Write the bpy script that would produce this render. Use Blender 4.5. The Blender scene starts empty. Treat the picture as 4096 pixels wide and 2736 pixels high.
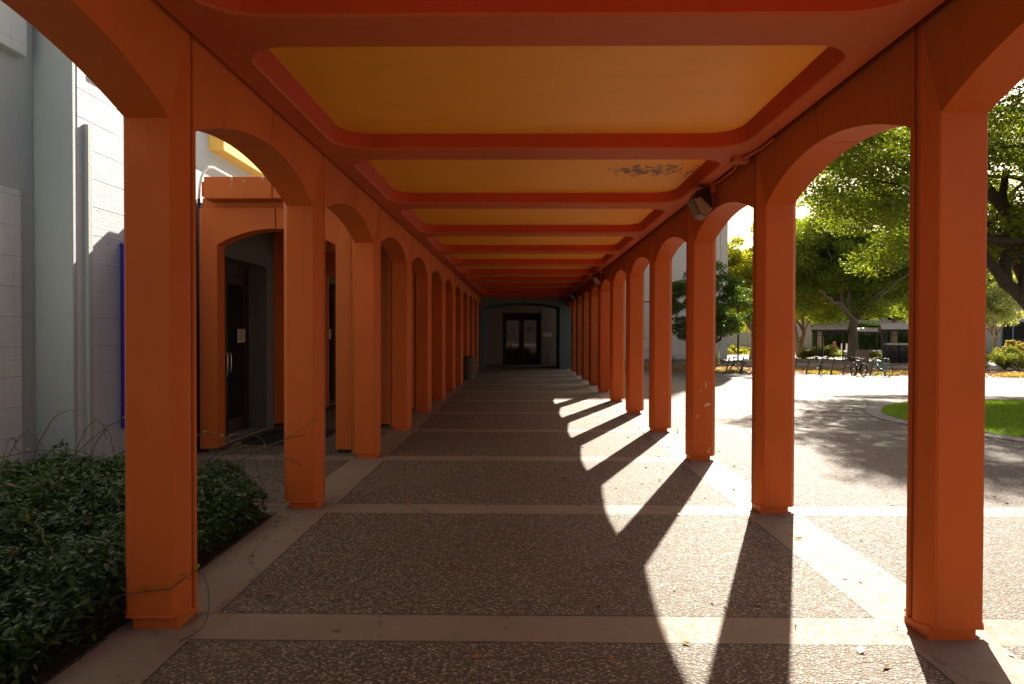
import bpy, bmesh, math, random
import numpy as np
from mathutils import Vector, Matrix, noise
R = math.radians
random.seed(7)
rng = np.random.default_rng(7)
scn = bpy.context.scene
col = scn.collection
H = 1.56
S = 2.4495                       # bay spacing
SUN_AZ = (0.372, 0.928)          # horizontal direction towards the sun
SUN_EL = R(33.7)

# ------------------------------------------------------------------ helpers
def tag(o, label=None, cat=None, group=None, kind=None):
    if label: o['label'] = label
    if cat: o['category'] = cat
    if group: o['group'] = group
    if kind: o['kind'] = kind
    return o

def empty(name, loc=(0, 0, 0), label=None, cat=None, group=None, rz=0):
    o = bpy.data.objects.new(name, None)
    col.objects.link(o)
    o.location = loc
    o.rotation_euler = (0, 0, rz)
    o.empty_display_size = .2
    return tag(o, label, cat, group)

def copy_tree(o, parent=None):
    c = o.copy(); col.objects.link(c)
    if parent is not None: c.parent = parent
    for ch in list(o.children): copy_tree(ch, c)
    return c

def smooth(t):
    t = min(max(t, 0.), 1.)
    return t * t * (3 - 2 * t)
def gz(x, y): return -.62 * smooth((x - 2.6) / 6) * smooth((y - 11) / 20)
def gza(x, y):
    a = np.clip((x - 2.6) / 6, 0, 1); b = np.clip((y - 11) / 20, 0, 1)
    return -.62 * a * a * (3 - 2 * a) * b * b * (3 - 2 * b)

class MB:
    """collects vertices and faces (with material slots) for ONE mesh"""
    def __init__(s): s.v = []; s.f = []; s.m = []; s.sm = []
    def add(s, vs, fs, mi=0, sm=False):
        b = len(s.v); s.v += [tuple(p) for p in vs]
        for f in fs: s.f.append([b + i for i in f]); s.m.append(mi); s.sm.append(sm)
        return s
    def box(s, x0, x1, y0, y1, z0, z1, mi=0, M=None):
        vs = [Vector(p) for p in ((x0,y0,z0),(x1,y0,z0),(x1,y1,z0),(x0,y1,z0),(x0,y0,z1),(x1,y0,z1),(x1,y1,z1),(x0,y1,z1))]
        if M is not None: vs = [M @ p for p in vs]
        return s.add(vs, [(0,3,2,1),(4,5,6,7),(0,1,5,4),(1,2,6,5),(2,3,7,6),(3,0,4,7)], mi)
    def prism(s, pts, z0, z1, mi=0, cap=True, M=None):
        n = len(pts)
        vs = [Vector((p[0], p[1], z0)) for p in pts] + [Vector((p[0], p[1], z1)) for p in pts]
        if M is not None: vs = [M @ p for p in vs]
        fs = [(i, (i+1) % n, n + (i+1) % n, n + i) for i in range(n)]
        if cap: fs += [tuple(range(n-1, -1, -1)), tuple(range(n, 2*n))]
        return s.add(vs, fs, mi)
    def tube(s, pts, r, n=6, mi=0, caps=True, flat=None):
        pts = [Vector(p) for p in pts]
        rr = r if isinstance(r, (list, tuple)) else [r] * len(pts)
        vs = []; up = None
        for i, p in enumerate(pts):
            d = (pts[min(i+1, len(pts)-1)] - pts[max(i-1, 0)])
            if d.length < 1e-9: d = Vector((0, 0, 1))
            d.normalize()
            if up is None: up = d.orthogonal().normalized()
            else:
                up = up - d * up.dot(d)
                up = up.normalized() if up.length > 1e-6 else d.orthogonal().normalized()
            w = d.cross(up)
            for k in range(n):
                a = 2 * math.pi * k / n
                vs.append(p + (up * math.cos(a) + w * math.sin(a)) * rr[i])
        fs = []
        for i in range(len(pts) - 1):
            for k in range(n):
                fs.append((i*n+k, i*n+(k+1) % n, (i+1)*n+(k+1) % n, (i+1)*n+k))
        if caps:
            fs.append(tuple(range(n-1, -1, -1)))
            fs.append(tuple((len(pts)-1)*n + k for k in range(n)))
        return s.add(vs, fs, mi, True)
    def torus(s, c, ax, R0, r, n=28, k=6, mi=0):
        c = Vector(c); ax = Vector(ax).normalized(); u = ax.orthogonal().normalized(); w = ax.cross(u)
        vs = []; fs = []
        for i in range(n):
            a = 2*math.pi*i/n; d = u*math.cos(a) + w*math.sin(a)
            for j in range(k):
                b = 2*math.pi*j/k
                vs.append(c + d*(R0 + r*math.cos(b)) + ax*(r*math.sin(b)))
        for i in range(n):
            for j in range(k):
                fs.append((i*k+j, ((i+1) % n)*k+j, ((i+1) % n)*k+(j+1) % k, i*k+(j+1) % k))
        return s.add(vs, fs, mi, True)
    def lathe(s, prof, c=(0, 0, 0), n=24, mi=0):
        vs = []; fs = []
        for r, z in prof:
            for k in range(n):
                a = 2*math.pi*k/n
                vs.append((c[0]+r*math.cos(a), c[1]+r*math.sin(a), c[2]+z))
        for i in range(len(prof)-1):
            for k in range(n):
                fs.append((i*n+k, i*n+(k+1) % n, (i+1)*n+(k+1) % n, (i+1)*n+k))
        return s.add(vs, fs, mi, True)
    def build(s, name, mats, parent=None, bevel=0, seg=2):
        me = bpy.data.meshes.new(name)
        me.from_pydata(s.v, [], s.f)
        if not isinstance(mats, (list, tuple)): mats = [mats]
        for m in mats: me.materials.append(m)
        me.polygons.foreach_set('material_index', s.m)
        me.polygons.foreach_set('use_smooth', s.sm)
        me.update()
        o = bpy.data.objects.new(name, me); col.objects.link(o)
        if parent is not None: o.parent = parent
        if bevel:
            b = o.modifiers.new('bevel', 'BEVEL'); b.width = bevel; b.segments = seg
            b.limit_method = 'ANGLE'; b.angle_limit = R(25); b.harden_normals = False
        return o

# ------------------------------------------------------------------ materials
def mat(name):
    m = bpy.data.materials.new(name); m.use_nodes = True
    nt = m.node_tree; nt.nodes.clear()
    out = nt.nodes.new('ShaderNodeOutputMaterial')
    return m, nt, out
class NT:
    def __init__(s, nt): s.nt = nt
    def n(s, t, **k):
        nd = s.nt.nodes.new(t)
        for a, b in k.items():
            if hasattr(nd, a) and a not in ('inputs',): setattr(nd, a, b)
        return nd
    def l(s, a, b): s.nt.links.new(a, b)
    def val(s, sock, v):
        if isinstance(v, bpy.types.NodeSocket): s.l(v, sock)
        else: sock.default_value = v
    def math(s, op, a, b=0., clamp=False):
        nd = s.nt.nodes.new('ShaderNodeMath'); nd.operation = op; nd.use_clamp = clamp
        s.val(nd.inputs[0], a); s.val(nd.inputs[1], b)
        return nd.outputs[0]
    def mix(s, f, a, b, mode='MIX'):
        nd = s.nt.nodes.new('ShaderNodeMix'); nd.data_type = 'RGBA'; nd.blend_type = mode
        s.val(nd.inputs[0], f)
        for k, c in ((6, a), (7, b)):
            if isinstance(c, bpy.types.NodeSocket): s.l(c, nd.inputs[k])
            else: nd.inputs[k].default_value = (*c[:3], 1)
        return nd.outputs[2]
    def noise(s, vec, scale, detail=4, rough=.55, dist=0.):
        nd = s.nt.nodes.new('ShaderNodeTexNoise')
        nd.inputs['Scale'].default_value = scale; nd.inputs['Detail'].default_value = detail
        nd.inputs['Roughness'].default_value = rough; nd.inputs['Distortion'].default_value = dist
        if vec is not None: s.l(vec, nd.inputs['Vector'])
        return nd.outputs['Fac']
    def voro(s, vec, scale, feature='F1', out='Distance'):
        nd = s.nt.nodes.new('ShaderNodeTexVoronoi'); nd.feature = feature
        nd.inputs['Scale'].default_value = scale
        if vec is not None: s.l(vec, nd.inputs['Vector'])
        return nd.outputs[out]
    def ramp(s, f, stops):
        nd = s.nt.nodes.new('ShaderNodeValToRGB'); cr = nd.color_ramp
        while len(cr.elements) < len(stops): cr.elements.new(.5)
        for e, (p, c) in zip(cr.elements, stops):
            e.position = p; e.color = (*c, 1) if len(c) == 3 else c
        s.val(nd.inputs[0], f)
        return nd.outputs[0]
    def pos(s):
        g = s.nt.nodes.new('ShaderNodeNewGeometry'); return g.outputs['Position']
    def xyz(s, v):
        nd = s.nt.nodes.new('ShaderNodeSeparateXYZ'); s.l(v, nd.inputs[0]); return nd.outputs
    def scale(s, v, sc):
        nd = s.nt.nodes.new('ShaderNodeMapping'); s.l(v, nd.inputs[0]); nd.inputs['Scale'].default_value = sc
        return nd.outputs[0]
    def bump(s, h, strength, dist, normal=None):
        nd = s.nt.nodes.new('ShaderNodeBump'); nd.inputs['Strength'].default_value = strength
        nd.inputs['Distance'].default_value = dist; s.l(h, nd.inputs['Height'])
        if normal is not None: s.l(normal, nd.inputs['Normal'])
        return nd.outputs[0]
    def bsdf(s, colr, rough=.6, spec=.4, normal=None, metal=0.):
        p = s.nt.nodes.new('ShaderNodeBsdfPrincipled')
        if isinstance(colr, bpy.types.NodeSocket): s.l(colr, p.inputs['Base Color'])
        else: p.inputs['Base Color'].default_value = (*colr, 1)
        s.val(p.inputs['Roughness'], rough)
        p.inputs['Specular IOR Level'].default_value = spec
        p.inputs['Metallic'].default_value = metal
        if normal is not None: s.l(normal, p.inputs['Normal'])
        return p

def paint(name, c, rough=.6, var=.14, dirt=.25, spec=.18, grain=1.0):
    m, nt, out = mat(name); N = NT(nt); P = N.pos()
    a = N.noise(P, .9, 4); b = N.noise(P, 14, 3)
    lo = tuple(x * (1 - var * 1.6) for x in c); hi = tuple(min(1, x * (1 + var)) for x in c)
    cc = N.mix(a, lo, hi)
    # weather stains: fine vertical streaks and small specks
    st = N.noise(N.scale(P, (9, 9, .5)), 1.6, 4)
    st = N.ramp(st, [(.56, (0, 0, 0)), (.72, (1, 1, 1))])
    cc = N.mix(N.math('MULTIPLY', st, dirt), cc, tuple(x * .55 + .01 for x in c))
    sp = N.noise(P, 55, 2); sp = N.ramp(sp, [(.71, (0, 0, 0)), (.76, (1, 1, 1))])
    cc = N.mix(N.math('MULTIPLY', sp, .5 * dirt), cc, (.03, .02, .015))
    # grime gathered at the foot, in an uneven line
    z = N.xyz(P)[2]
    g = N.math('SUBTRACT', .30, N.math('ADD', z, N.math('MULTIPLY', N.noise(P, 3.2, 5), .38)))
    g = N.math('MULTIPLY', g, 3.0, True)
    cc = N.mix(N.math('MULTIPLY', g, .35), cc, tuple(x * .45 + .02 for x in c))
    h = N.math('ADD', N.math('MULTIPLY', b, .5), N.math('MULTIPLY', N.noise(P, 90, 2), .5))
    h = N.math('ADD', h, N.math('MULTIPLY', N.noise(P, 2.2, 2), 2.0))
    p = N.bsdf(cc, N.math('ADD', rough - .08, N.math('MULTIPLY', b, .16)), spec, N.bump(h, .35 * grain, .004))
    N.l(p.outputs[0], out.inputs[0]); return m

def simple(name, c, rough=.6, metal=0., spec=.5, var=.15, sc=6):
    m, nt, out = mat(name); N = NT(nt); P = N.pos()
    a = N.noise(P, sc, 4)
    cc = N.mix(a, tuple(x * (1 - var * 1.5) for x in c), tuple(min(1, x * (1 + var)) for x in c))
    p = N.bsdf(cc, rough, spec, N.bump(a, .15, .003), metal)
    N.l(p.outputs[0], out.inputs[0]); return m

ORANGE = paint('orange_paint', (.54, .121, .022), dirt=.18)
SALMON = paint('salmon_paint', (.54, .118, .036), dirt=.15)
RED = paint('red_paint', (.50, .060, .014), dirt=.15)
GROOVE = simple('joint_filler', (.05, .015, .01), .9)
TEAL = paint('grey_green_paint', (.15, .19, .185))
TEAL2 = paint('blue_grey_paint', (.13, .20, .24))
PINKG = paint('pinkish_plaster', (.33, .26, .23))
STUCCO = paint('beige_stucco', (.74, .63, .54), rough=.8, var=.06, dirt=.12)
DARKGREEN = paint('dark_grey_green_plaster', (.13, .14, .12))

# ceiling panel: ochre paint with soot marks, a mended crack
def ceiling_mat():
    m, nt, out = mat('ochre_paint'); N = NT(nt); P = N.pos(); X = N.xyz(P)
    a = N.noise(P, .8, 4)
    cc = N.mix(a, (.80, .325, .026), (.94, .40, .038))
    # stained patch
    dx = N.math('DIVIDE', N.math('SUBTRACT', X[0], 1.40), .66); dy = N.math('DIVIDE', N.math('SUBTRACT', X[1], 7.15), .36)
    d = N.math('ADD', N.math('MULTIPLY', dx, dx), N.math('MULTIPLY', dy, dy))
    mask = N.math('SUBTRACT', 1.0, d, True)
    sp = N.noise(N.scale(P, (1, 1, 1)), 13, 5, .7)
    sp = N.math('ADD', sp, N.math('MULTIPLY', mask, .22))
    sp = N.ramp(sp, [(.655, (0, 0, 0)), (.70, (1, 1, 1))])
    sp = N.math('MULTIPLY', sp, N.math('GREATER_THAN', mask, .01))
    cc = N.mix(N.math('MULTIPLY', sp, .85), cc, (.07, .045, .04))
    # scattered small marks
    s2 = N.noise(P, 9, 6, .72); s2 = N.ramp(s2, [(.735, (0, 0, 0)), (.77, (1, 1, 1))])
    cc = N.mix(N.math('MULTIPLY', s2, .7), cc, (.10, .06, .03))
    s3 = N.noise(N.scale(P, (1, 3, 1)), 1.3, 3); s3 = N.ramp(s3, [(.5, (0, 0, 0)), (.8, (1, 1, 1))])
    cc = N.mix(N.math('MULTIPLY', s3, .14), cc, (.35, .14, .03))
    # crack filled with paler paint running along the hall
    w = N.math('MULTIPLY', N.math('SUBTRACT', N.noise(N.scale(P, (0, 1, 0)), 2.5, 5), .5), .14)
    cr = N.math('ABSOLUTE', N.math('SUBTRACT', N.math('SUBTRACT', X[0], .22), w))
    cr = N.math('LESS_THAN', cr, .006)
    cr = N.math('MULTIPLY', cr, N.math('GREATER_THAN', N.noise(P, 5, 2), .5))
    cc = N.mix(N.math('MULTIPLY', cr, .4), cc, (.85, .5, .16))
    h = N.math('ADD', N.noise(P, 40, 2), N.math('MULTIPLY', N.noise(P, 2.0, 3), 3.0))
    p = N.bsdf(cc, .5, .3, N.bump(h, .3, .004)); N.l(p.outputs[0], out.inputs[0]); return m
OCHRE = ceiling_mat()

# board-marked white concrete
def board_mat(name, c, boards=True):
    m, nt, out = mat(name); N = NT(nt); P = N.pos(); X = N.xyz(P)
    a = N.noise(P, 1.1, 5); cc = N.mix(a, tuple(x*.86 for x in c), tuple(min(1, x*1.08) for x in c))
    st = N.noise(N.scale(P, (6, 6, .35)), 1.5, 5); st = N.ramp(st, [(.52, (0,0,0)), (.75, (1,1,1))])
    cc = N.mix(N.math('MULTIPLY', st, .28), cc, (.30, .28, .22))
    sp = N.noise(P, 24, 3, .7); sp = N.ramp(sp, [(.70, (0,0,0)), (.74, (1,1,1))])
    cc = N.mix(N.math('MULTIPLY', sp, .5), cc, (.12, .10, .07))
    h = N.math('MULTIPLY', N.noise(P, 30, 3), .35)
    if boards:
        k = 1/.29
        zz = N.math('ADD', X[2], N.math('MULTIPLY', N.noise(N.scale(P, (.4, .4, .4)), 1.2, 2), .05))
        t = N.math('MULTIPLY', zz, k); fr = N.math('FRACT', t); fl = N.math('FLOOR', t)
        ed = N.math('ABSOLUTE', N.math('SUBTRACT', fr, .5)); ed = N.ramp(ed, [(.47, (0,0,0)), (.5, (1,1,1))])
        ed = N.math('MULTIPLY', ed, N.math('MULTIPLY', N.noise(P, 1.7, 3), 1.4))
        wn = N.nt.nodes.new('ShaderNodeTexWhiteNoise'); wn.noise_dimensions = '1D'; N.l(fl, wn.inputs['W'])
        grain = N.noise(N.scale(P, (1, 1.2, 16)), 4, 4, .6)
        h = N.math('ADD', h, N.math('MULTIPLY', ed, .9))
        h = N.math('ADD', h, N.math('MULTIPLY', wn.outputs['Value'], 1.6))
        h = N.math('ADD', h, N.math('MULTIPLY', grain, .8))
    p = N.bsdf(cc, .75, .3, N.bump(h, .7, .010)); N.l(p.outputs[0], out.inputs[0]); return m
WHITEB = board_mat('white_board_marked_concrete', (.40, .425, .43))
WHITES = board_mat('white_smooth_concrete', (.31, .335, .33), False)
YELLOW = paint('yellow_paint', (.78, .46, .10), dirt=.5)

# exposed-aggregate paving with smooth concrete strips between the panels
def paving(name, plaza):
    m, nt, out = mat(name); N = NT(nt); P = N.pos(); X = N.xyz(P)
    P2 = N.scale(P, (1, 1, 0))
    warp = N.math('MULTIPLY', N.math('SUBTRACT', N.noise(P2, 2.5, 4), .5), .010)
    y = N.math('ADD', X[1], warp); x = N.math('ADD', X[0], warp)
    t = N.math('DIVIDE', N.math('SUBTRACT', y, 3.595), S)
    t = N.math('SUBTRACT', N.math('FRACT', N.math('ADD', t, .5)), .5)
    dy = N.math('SUBTRACT', .165, N.math('ABSOLUTE', N.math('MULTIPLY', t, S)))          # >0 inside a strip
    if plaza:
        kill = N.math('MULTIPLY', N.math('GREATER_THAN', X[1], 7.), N.math('LESS_THAN', X[1], 10.))
        dy = N.math('SUBTRACT', dy, kill)
        kill = N.math('GREATER_THAN', N.math('ABSOLUTE', N.math('SUBTRACT', N.math('FRACT', N.math('DIVIDE', X[1], 4.899)), .8)), .30)
        far = N.math('GREATER_THAN', X[1], 14.5)
        dy = N.math('SUBTRACT', dy, N.math('MULTIPLY', far, .10))
        dx = N.math('SUBTRACT', .085, N.math('ABSOLUTE', N.math('SUBTRACT', x, 9.6)))
    else:
        d1 = N.math('SUBTRACT', .235, N.math('ABSOLUTE', N.math('SUBTRACT', x, 2.178)))
        d2 = N.math('SUBTRACT', .215, N.math('ABSOLUTE', N.math('SUBTRACT', x, -1.895)))
        dx = N.math('MAXIMUM', d1, d2)
    d = N.math('MAXIMUM', dx, dy)
    band = N.math('GREATER_THAN', d, 0.)
    seam = N.math('LESS_THAN', N.math('ABSOLUTE', d), .006)
    # pebbles
    ns = N.noise(P2, 1.1, 4)
    vd = N.voro(N.scale(P2, (1, 1.25, 1)), 54); vc = N.voro(N.scale(P2, (1, 1.25, 1)), 54, out='Color')
    vx = N.xyz(vc)
    peb = N.ramp(vx[0], [(0, (.16, .128, .092)), (.35, (.26, .21, .155)), (.65, (.345, .288, .22)), (.88, (.44, .385, .31)), (1, (.58, .53, .46))])
    gap = N.ramp(vd, [(.30, (0, 0, 0)), (.58, (1, 1, 1))])
    ag = N.mix(gap, peb, (.075, .060, .045))
    ag = N.mix(N.math('MULTIPLY', ns, .6), ag, N.mix(.5, ag, (.24, .175, .11)))
    big = N.noise(P2, .35, 4); ag = N.mix(N.ramp(big, [(.4, (0,0,0)), (.7, (.35,.35,.35))]), ag, (.16, .12, .085))
    # smooth concrete
    cn = N.noise(P2, 2.3, 6, .65)
    cc = N.mix(cn, (.20, .155, .108), (.31, .245, .18))
    st = N.noise(P2, 7, 4); st = N.ramp(st, [(.55, (0,0,0)), (.7, (1,1,1))])
    cc = N.mix(N.math('MULTIPLY', st, .16), cc, (.12, .09, .065))
    # hair cracks
    ck = N.voro(N.scale(P2, (1, .7, 1)), .85, 'DISTANCE_TO_EDGE')
    ck = N.math('LESS_THAN', N.math('ADD', ck, N.math('MULTIPLY', N.math('SUBTRACT', N.noise(P2, 9, 4), .5), .09)), .0028)
    cc = N.mix(N.math('MULTIPLY', ck, .35), cc, (.05, .04, .03))
    cfin = N.mix(band, ag, cc)
    cfin = N.mix(N.math('MULTIPLY', seam, .75), cfin, (.035, .028, .022))
    if plaza: cfin = N.mix(1.0, cfin, (.80, .79, .78), 'MULTIPLY')
    hp = N.math('MULTIPLY', N.math('SUBTRACT', 1.0, gap), 1.0)
    hp = N.math('ADD', hp, N.math('MULTIPLY', vx[1], .5))
    hc = N.math('ADD', .75, N.math('MULTIPLY', N.noise(P2, 60, 2), .06))
    hh = N.math('ADD', N.math('MULTIPLY', hp, N.math('SUBTRACT', 1.0, band)), N.math('MULTIPLY', hc, band))
    hh = N.math('SUBTRACT', hh, N.math('MULTIPLY', seam, .9))
    rough = N.math('ADD', .66, N.math('MULTIPLY', vx[2], .22))
    p = N.bsdf(cfin, rough, .28, N.bump(hh, .75, .007)); N.l(p.outputs[0], out.inputs[0]); return m
PAVE = paving('exposed_aggregate_walk', False)
PAVEP = paving('exposed_aggregate_plaza', True)

def ground_mat(name, cols, sc=3.):
    m, nt, out = mat(name); N = NT(nt); P = N.pos()
    a = N.noise(P, sc, 8, .7); cc = N.ramp(a, [(.3, cols[0]), (.5, cols[1]), (.7, cols[2])])
    b = N.noise(P, sc * 12, 4, .7)
    cc = N.mix(N.math('MULTIPLY', b, .5), cc, cols[0])
    p = N.bsdf(cc, .9, .2, N.bump(b, .8, .02)); N.l(p.outputs[0], out.inputs[0]); return m
SOIL = ground_mat('dark_soil', ((.012, .009, .006), (.03, .02, .013), (.05, .035, .02)))
MULCH = ground_mat('leaf_mulch', ((.16, .11, .065), (.32, .22, .135), (.46, .35, .23)), 2.)
PALE = ground_mat('pale_concrete', ((.32, .30, .27), (.40, .375, .34), (.46, .43, .39)), .6)
TURF = ground_mat('turf', ((.05, .10, .010), (.09, .16, .014), (.13, .20, .02)), 1.5)
KERB = ground_mat('kerb_concrete', ((.22, .18, .15), (.30, .255, .215), (.38, .33, .28)), 3.)
MULCH2 = MULCH

def leaf_mat(name, c1, c2, c3=None, trans=.45, rough=.5, spec=.35, p3=.06, tscale=1.0):
    m, nt, out = mat(name); N = NT(nt)
    g = N.nt.nodes.new('ShaderNodeNewGeometry'); rnd = g.outputs['Random Per Island']
    cc = N.mix(rnd, c1, c2)
    big = N.noise(g.outputs['Position'], .55, 3)
    cc = N.mix(N.ramp(big, [(.35, (0,0,0)), (.65, (.5,.5,.5))]), cc, c2)
    if c3:
        r2 = N.math('FRACT', N.math('MULTIPLY', rnd, 57.3))
        cc = N.mix(N.math('LESS_THAN', r2, p3), cc, c3)
    p = N.bsdf(cc, rough, spec)
    tr = N.nt.nodes.new('ShaderNodeBsdfTranslucent')
    hs = N.nt.nodes.new('ShaderNodeMix'); hs.data_type = 'RGBA'; hs.blend_type = 'MULTIPLY'; hs.inputs[0].default_value = 1
    N.l(cc, hs.inputs[6]); hs.inputs[7].default_value = (1.7*tscale, 1.6*tscale, .55*tscale, 1)
    N.l(hs.outputs[2], tr.inputs[0])
    mx = N.nt.nodes.new('ShaderNodeMixShader'); mx.inputs[0].default_value = trans
    N.l(p.outputs[0], mx.inputs[1]); N.l(tr.outputs[0], mx.inputs[2])
    N.l(mx.outputs[0], out.inputs[0]); return m
LEAF_MID = leaf_mat('green_leaves', (.08, .125, .014), (.17, .215, .024), (.25, .10, .02), p3=.006, trans=.52)
LEAF_DARK = leaf_mat('dark_green_leaves', (.045, .085, .014), (.085, .135, .020), trans=.38)
LEAF_YEL = leaf_mat('yellow_green_leaves', (.18, .22, .018), (.33, .34, .032), trans=.5)
LEAF_BED = leaf_mat('glossy_bed_leaves', (.022, .052, .009), (.050, .096, .017), (.16, .10, .03), trans=.15, rough=.42, spec=.30, p3=.012)
LEAF_PALE = leaf_mat('pale_green_leaves', (.20, .25, .07), (.34, .37, .15), (.6, .6, .5))
LEAF_IVY = leaf_mat('ivy_leaves', (.03, .06, .008), (.06, .11, .016), trans=.3)
LEAF_BUSH = leaf_mat('bush_leaves', (.09, .14, .014), (.22, .24, .03), (.28, .10, .04), p3=.05)
GRASSM = leaf_mat('lawn_blades', (.13, .24, .014), (.23, .34, .025), trans=.5)
GRASSY = leaf_mat('dry_grass_blades', (.20, .18, .05), (.36, .28, .11), trans=.4)
LITTER = leaf_mat('dry_fallen_leaves', (.16, .075, .03), (.42, .24, .09), trans=.2)
BARK = simple('bark', (.19, .13, .085), .9, var=.45, sc=9)
BARKD = simple('dark_bark', (.06, .042, .03), .9, var=.4, sc=9)
BRONZE = simple('dark_bronze_metal', (.022, .013, .010), .4, .3)
MAROON = simple('maroon_door_frame', (.034, .010, .008), .5)
BLACKM = simple('black_metal', (.018, .016, .015), .45, .4)
SHELT = simple('brown_shelter_metal', (.045, .034, .028), .5, .3)
ROOFP = simple('pale_tan_roof', (.56, .44, .33), .5)
STEEL = simple('weathered_steel', (.16, .13, .105), .5, .4)
SILVER = simple('brushed_steel', (.55, .52, .48), .3, .9)
RUBBER = simple('black_rubber', (.02, .02, .02), .8)
TEALP = simple('teal_bike_paint', (.05, .28, .25), .3)
WHITEP = simple('white_vinyl', (.75, .75, .75), .4)
REDP = simple('red_enamel', (.28, .012, .018), .5)
BLUEP = paint('deep_blue_paint', (.045, .032, .40), rough=.45)
PAPER = simple('paper', (.52, .43, .31), .8, var=.06)
PAPERW = simple('white_paper', (.72, .66, .58), .8, var=.05)
INK = simple('print', (.04, .035, .03), .8)
YPAPER = simple('yellow_paper', (.55, .40, .05), .8)
DIRTY = simple('grimy_lens', (.26, .19, .13), .6, var=.5, sc=30)
BROWNB = simple('brown_planter', (.30, .19, .12), .8)
def glass_mat():
    m, nt, out = mat('dark_glass'); N = NT(nt)
    p = N.bsdf((.010, .008, .008), .04, .5)
    N.l(p.outputs[0], out.inputs[0]); return m
GLASS = glass_mat()
def bin_mat():
    m, nt, out = mat('pebbled_concrete'); N = NT(nt); P = N.pos()
    v = N.voro(P, 45); vc = N.xyz(N.voro(P, 45, out='Color'))
    cc = N.ramp(vc[0], [(0, (.10, .07, .045)), (.6, (.22, .16, .11)), (1, (.42, .34, .26))])
    cc = N.mix(N.ramp(v, [(.3, (0,0,0)), (.6, (1,1,1))]), cc, (.10, .08, .06))
    p = N.bsdf(cc, .85, .3, N.bump(v, .6, -.006)); N.l(p.outputs[0], out.inputs[0]); return m
BINM = bin_mat()

# ------------------------------------------------------------------ ground
def sheet(name, xs, ys, zf, m, mask=None, off=0.):
    xs = np.array(xs, float); ys = np.array(ys, float)
    X, Y = np.meshgrid(xs, ys); Z = zf(X, Y) + off
    nx = len(xs); v = np.stack([X, Y, Z], -1).reshape(-1, 3); f = []
    for j in range(len(ys)-1):
        for i in range(nx-1):
            if mask and not mask(.5*(xs[i]+xs[i+1]), .5*(ys[j]+ys[j+1])): continue
            f.append((j*nx+i, j*nx+i+1, (j+1)*nx+i+1, (j+1)*nx+i))
    me = bpy.data.meshes.new(name); me.from_pydata(v.tolist(), [], f); me.materials.append(m)
    o = bpy.data.objects.new(name, me); col.objects.link(o); return tag(o, kind='structure')
flat = lambda X, Y: X * 0
lin = np.linspace
sheet('ground', np.concatenate([lin(-250, -10, 13), lin(-9, 60, 70), lin(70, 500, 22)]),
      np.concatenate([lin(-60, -5, 12), lin(-4, 70, 75), lin(80, 700, 32)]), gza, PALE, off=-.05)
sheet('walkway', [-4.55, -2.11, 2.41], [-14, 2, 37.2], flat, PAVE,
      mask=None)
def poly_sheet(name, pts, z, m, zf=None):
    bm = bmesh.new(); vs = [bm.verts.new((x, y, 0)) for x, y in pts]; bm.faces.new(vs)
    bmesh.ops.triangulate(bm, faces=bm.faces[:])
    for _ in range(3):
        bmesh.ops.subdivide_edges(bm, edges=[e for e in bm.edges if e.calc_length() > 1.2], cuts=1)
        bmesh.ops.triangulate(bm, faces=bm.faces[:])
    for v in bm.verts: v.co.z = (zf or gz)(v.co.x, v.co.y) + z
    me = bpy.data.meshes.new(name); bm.normal_update(); bm.faces.ensure_lookup_table()
    if bm.faces[0].normal.z < 0: bmesh.ops.reverse_faces(bm, faces=bm.faces[:])
    bm.to_mesh(me); bm.free()
    me.materials.append(m); o = bpy.data.objects.new(name, me); col.objects.link(o); return tag(o, kind='structure')
rackY = lambda x: 38.9 - .275 * (x - 8.0)                       # line of the bike racks
py = lambda x: rackY(x) + .25
xs = np.concatenate([[2.41], lin(2.6, 34, 64)]); NYP = 90
ycut = lin(0, 1, NYP)
v = []; f = []
for j, t in enumerate(ycut):
    for x in xs:
        y = -16 + (py(x) + 16) * t; v.append((x, y, gz(x, y)))
nx = len(xs)
for j in range(NYP-1):
    for i in range(nx-1): f.append((j*nx+i, j*nx+i+1, (j+1)*nx+i+1, (j+1)*nx+i))
me = bpy.data.meshes.new('plaza'); me.from_pydata(v, [], f); me.materials.append(PAVEP)
tag(bpy.data.objects.new('plaza', me), kind='structure'); col.objects.link(bpy.data.objects['plaza'])

poly_sheet('mulch_bed', [(2.7, 40.6), (8, 39.2), (20, 35.9), (30, 33.1), (33, 40), (26, 45.2), (21.8, 47.2), (17.8, 54.5), (16, 56), (2.7, 52)], .012, MULCH)
poly_sheet('mulch_bed', [(22.6, 49.2), (28.2, 46.4), (29.5, 49), (27.5, 58), (25.2, 66.5), (22.5, 62), (21.6, 55)], .014, MULCH)
poly_sheet('path', [(16.5, 57.2), (22, 48.4), (32, 42.5), (33, 44.8), (23, 50.0), (18.5, 58.5)], -.02, PALE)
poly_sheet('soil_bed', [(-4.55, -9), (-2.115, -9), (-2.115, 5.75), (-2.5, 6.15), (-4.55, 6.75)], .008, SOIL)
poly_sheet('soil_bed', [(-5.0, -9), (-4.55, -9), (-4.55, 6.75), (-5.0, 6.9)], .006, SOIL, lambda x, y: 0)

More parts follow.
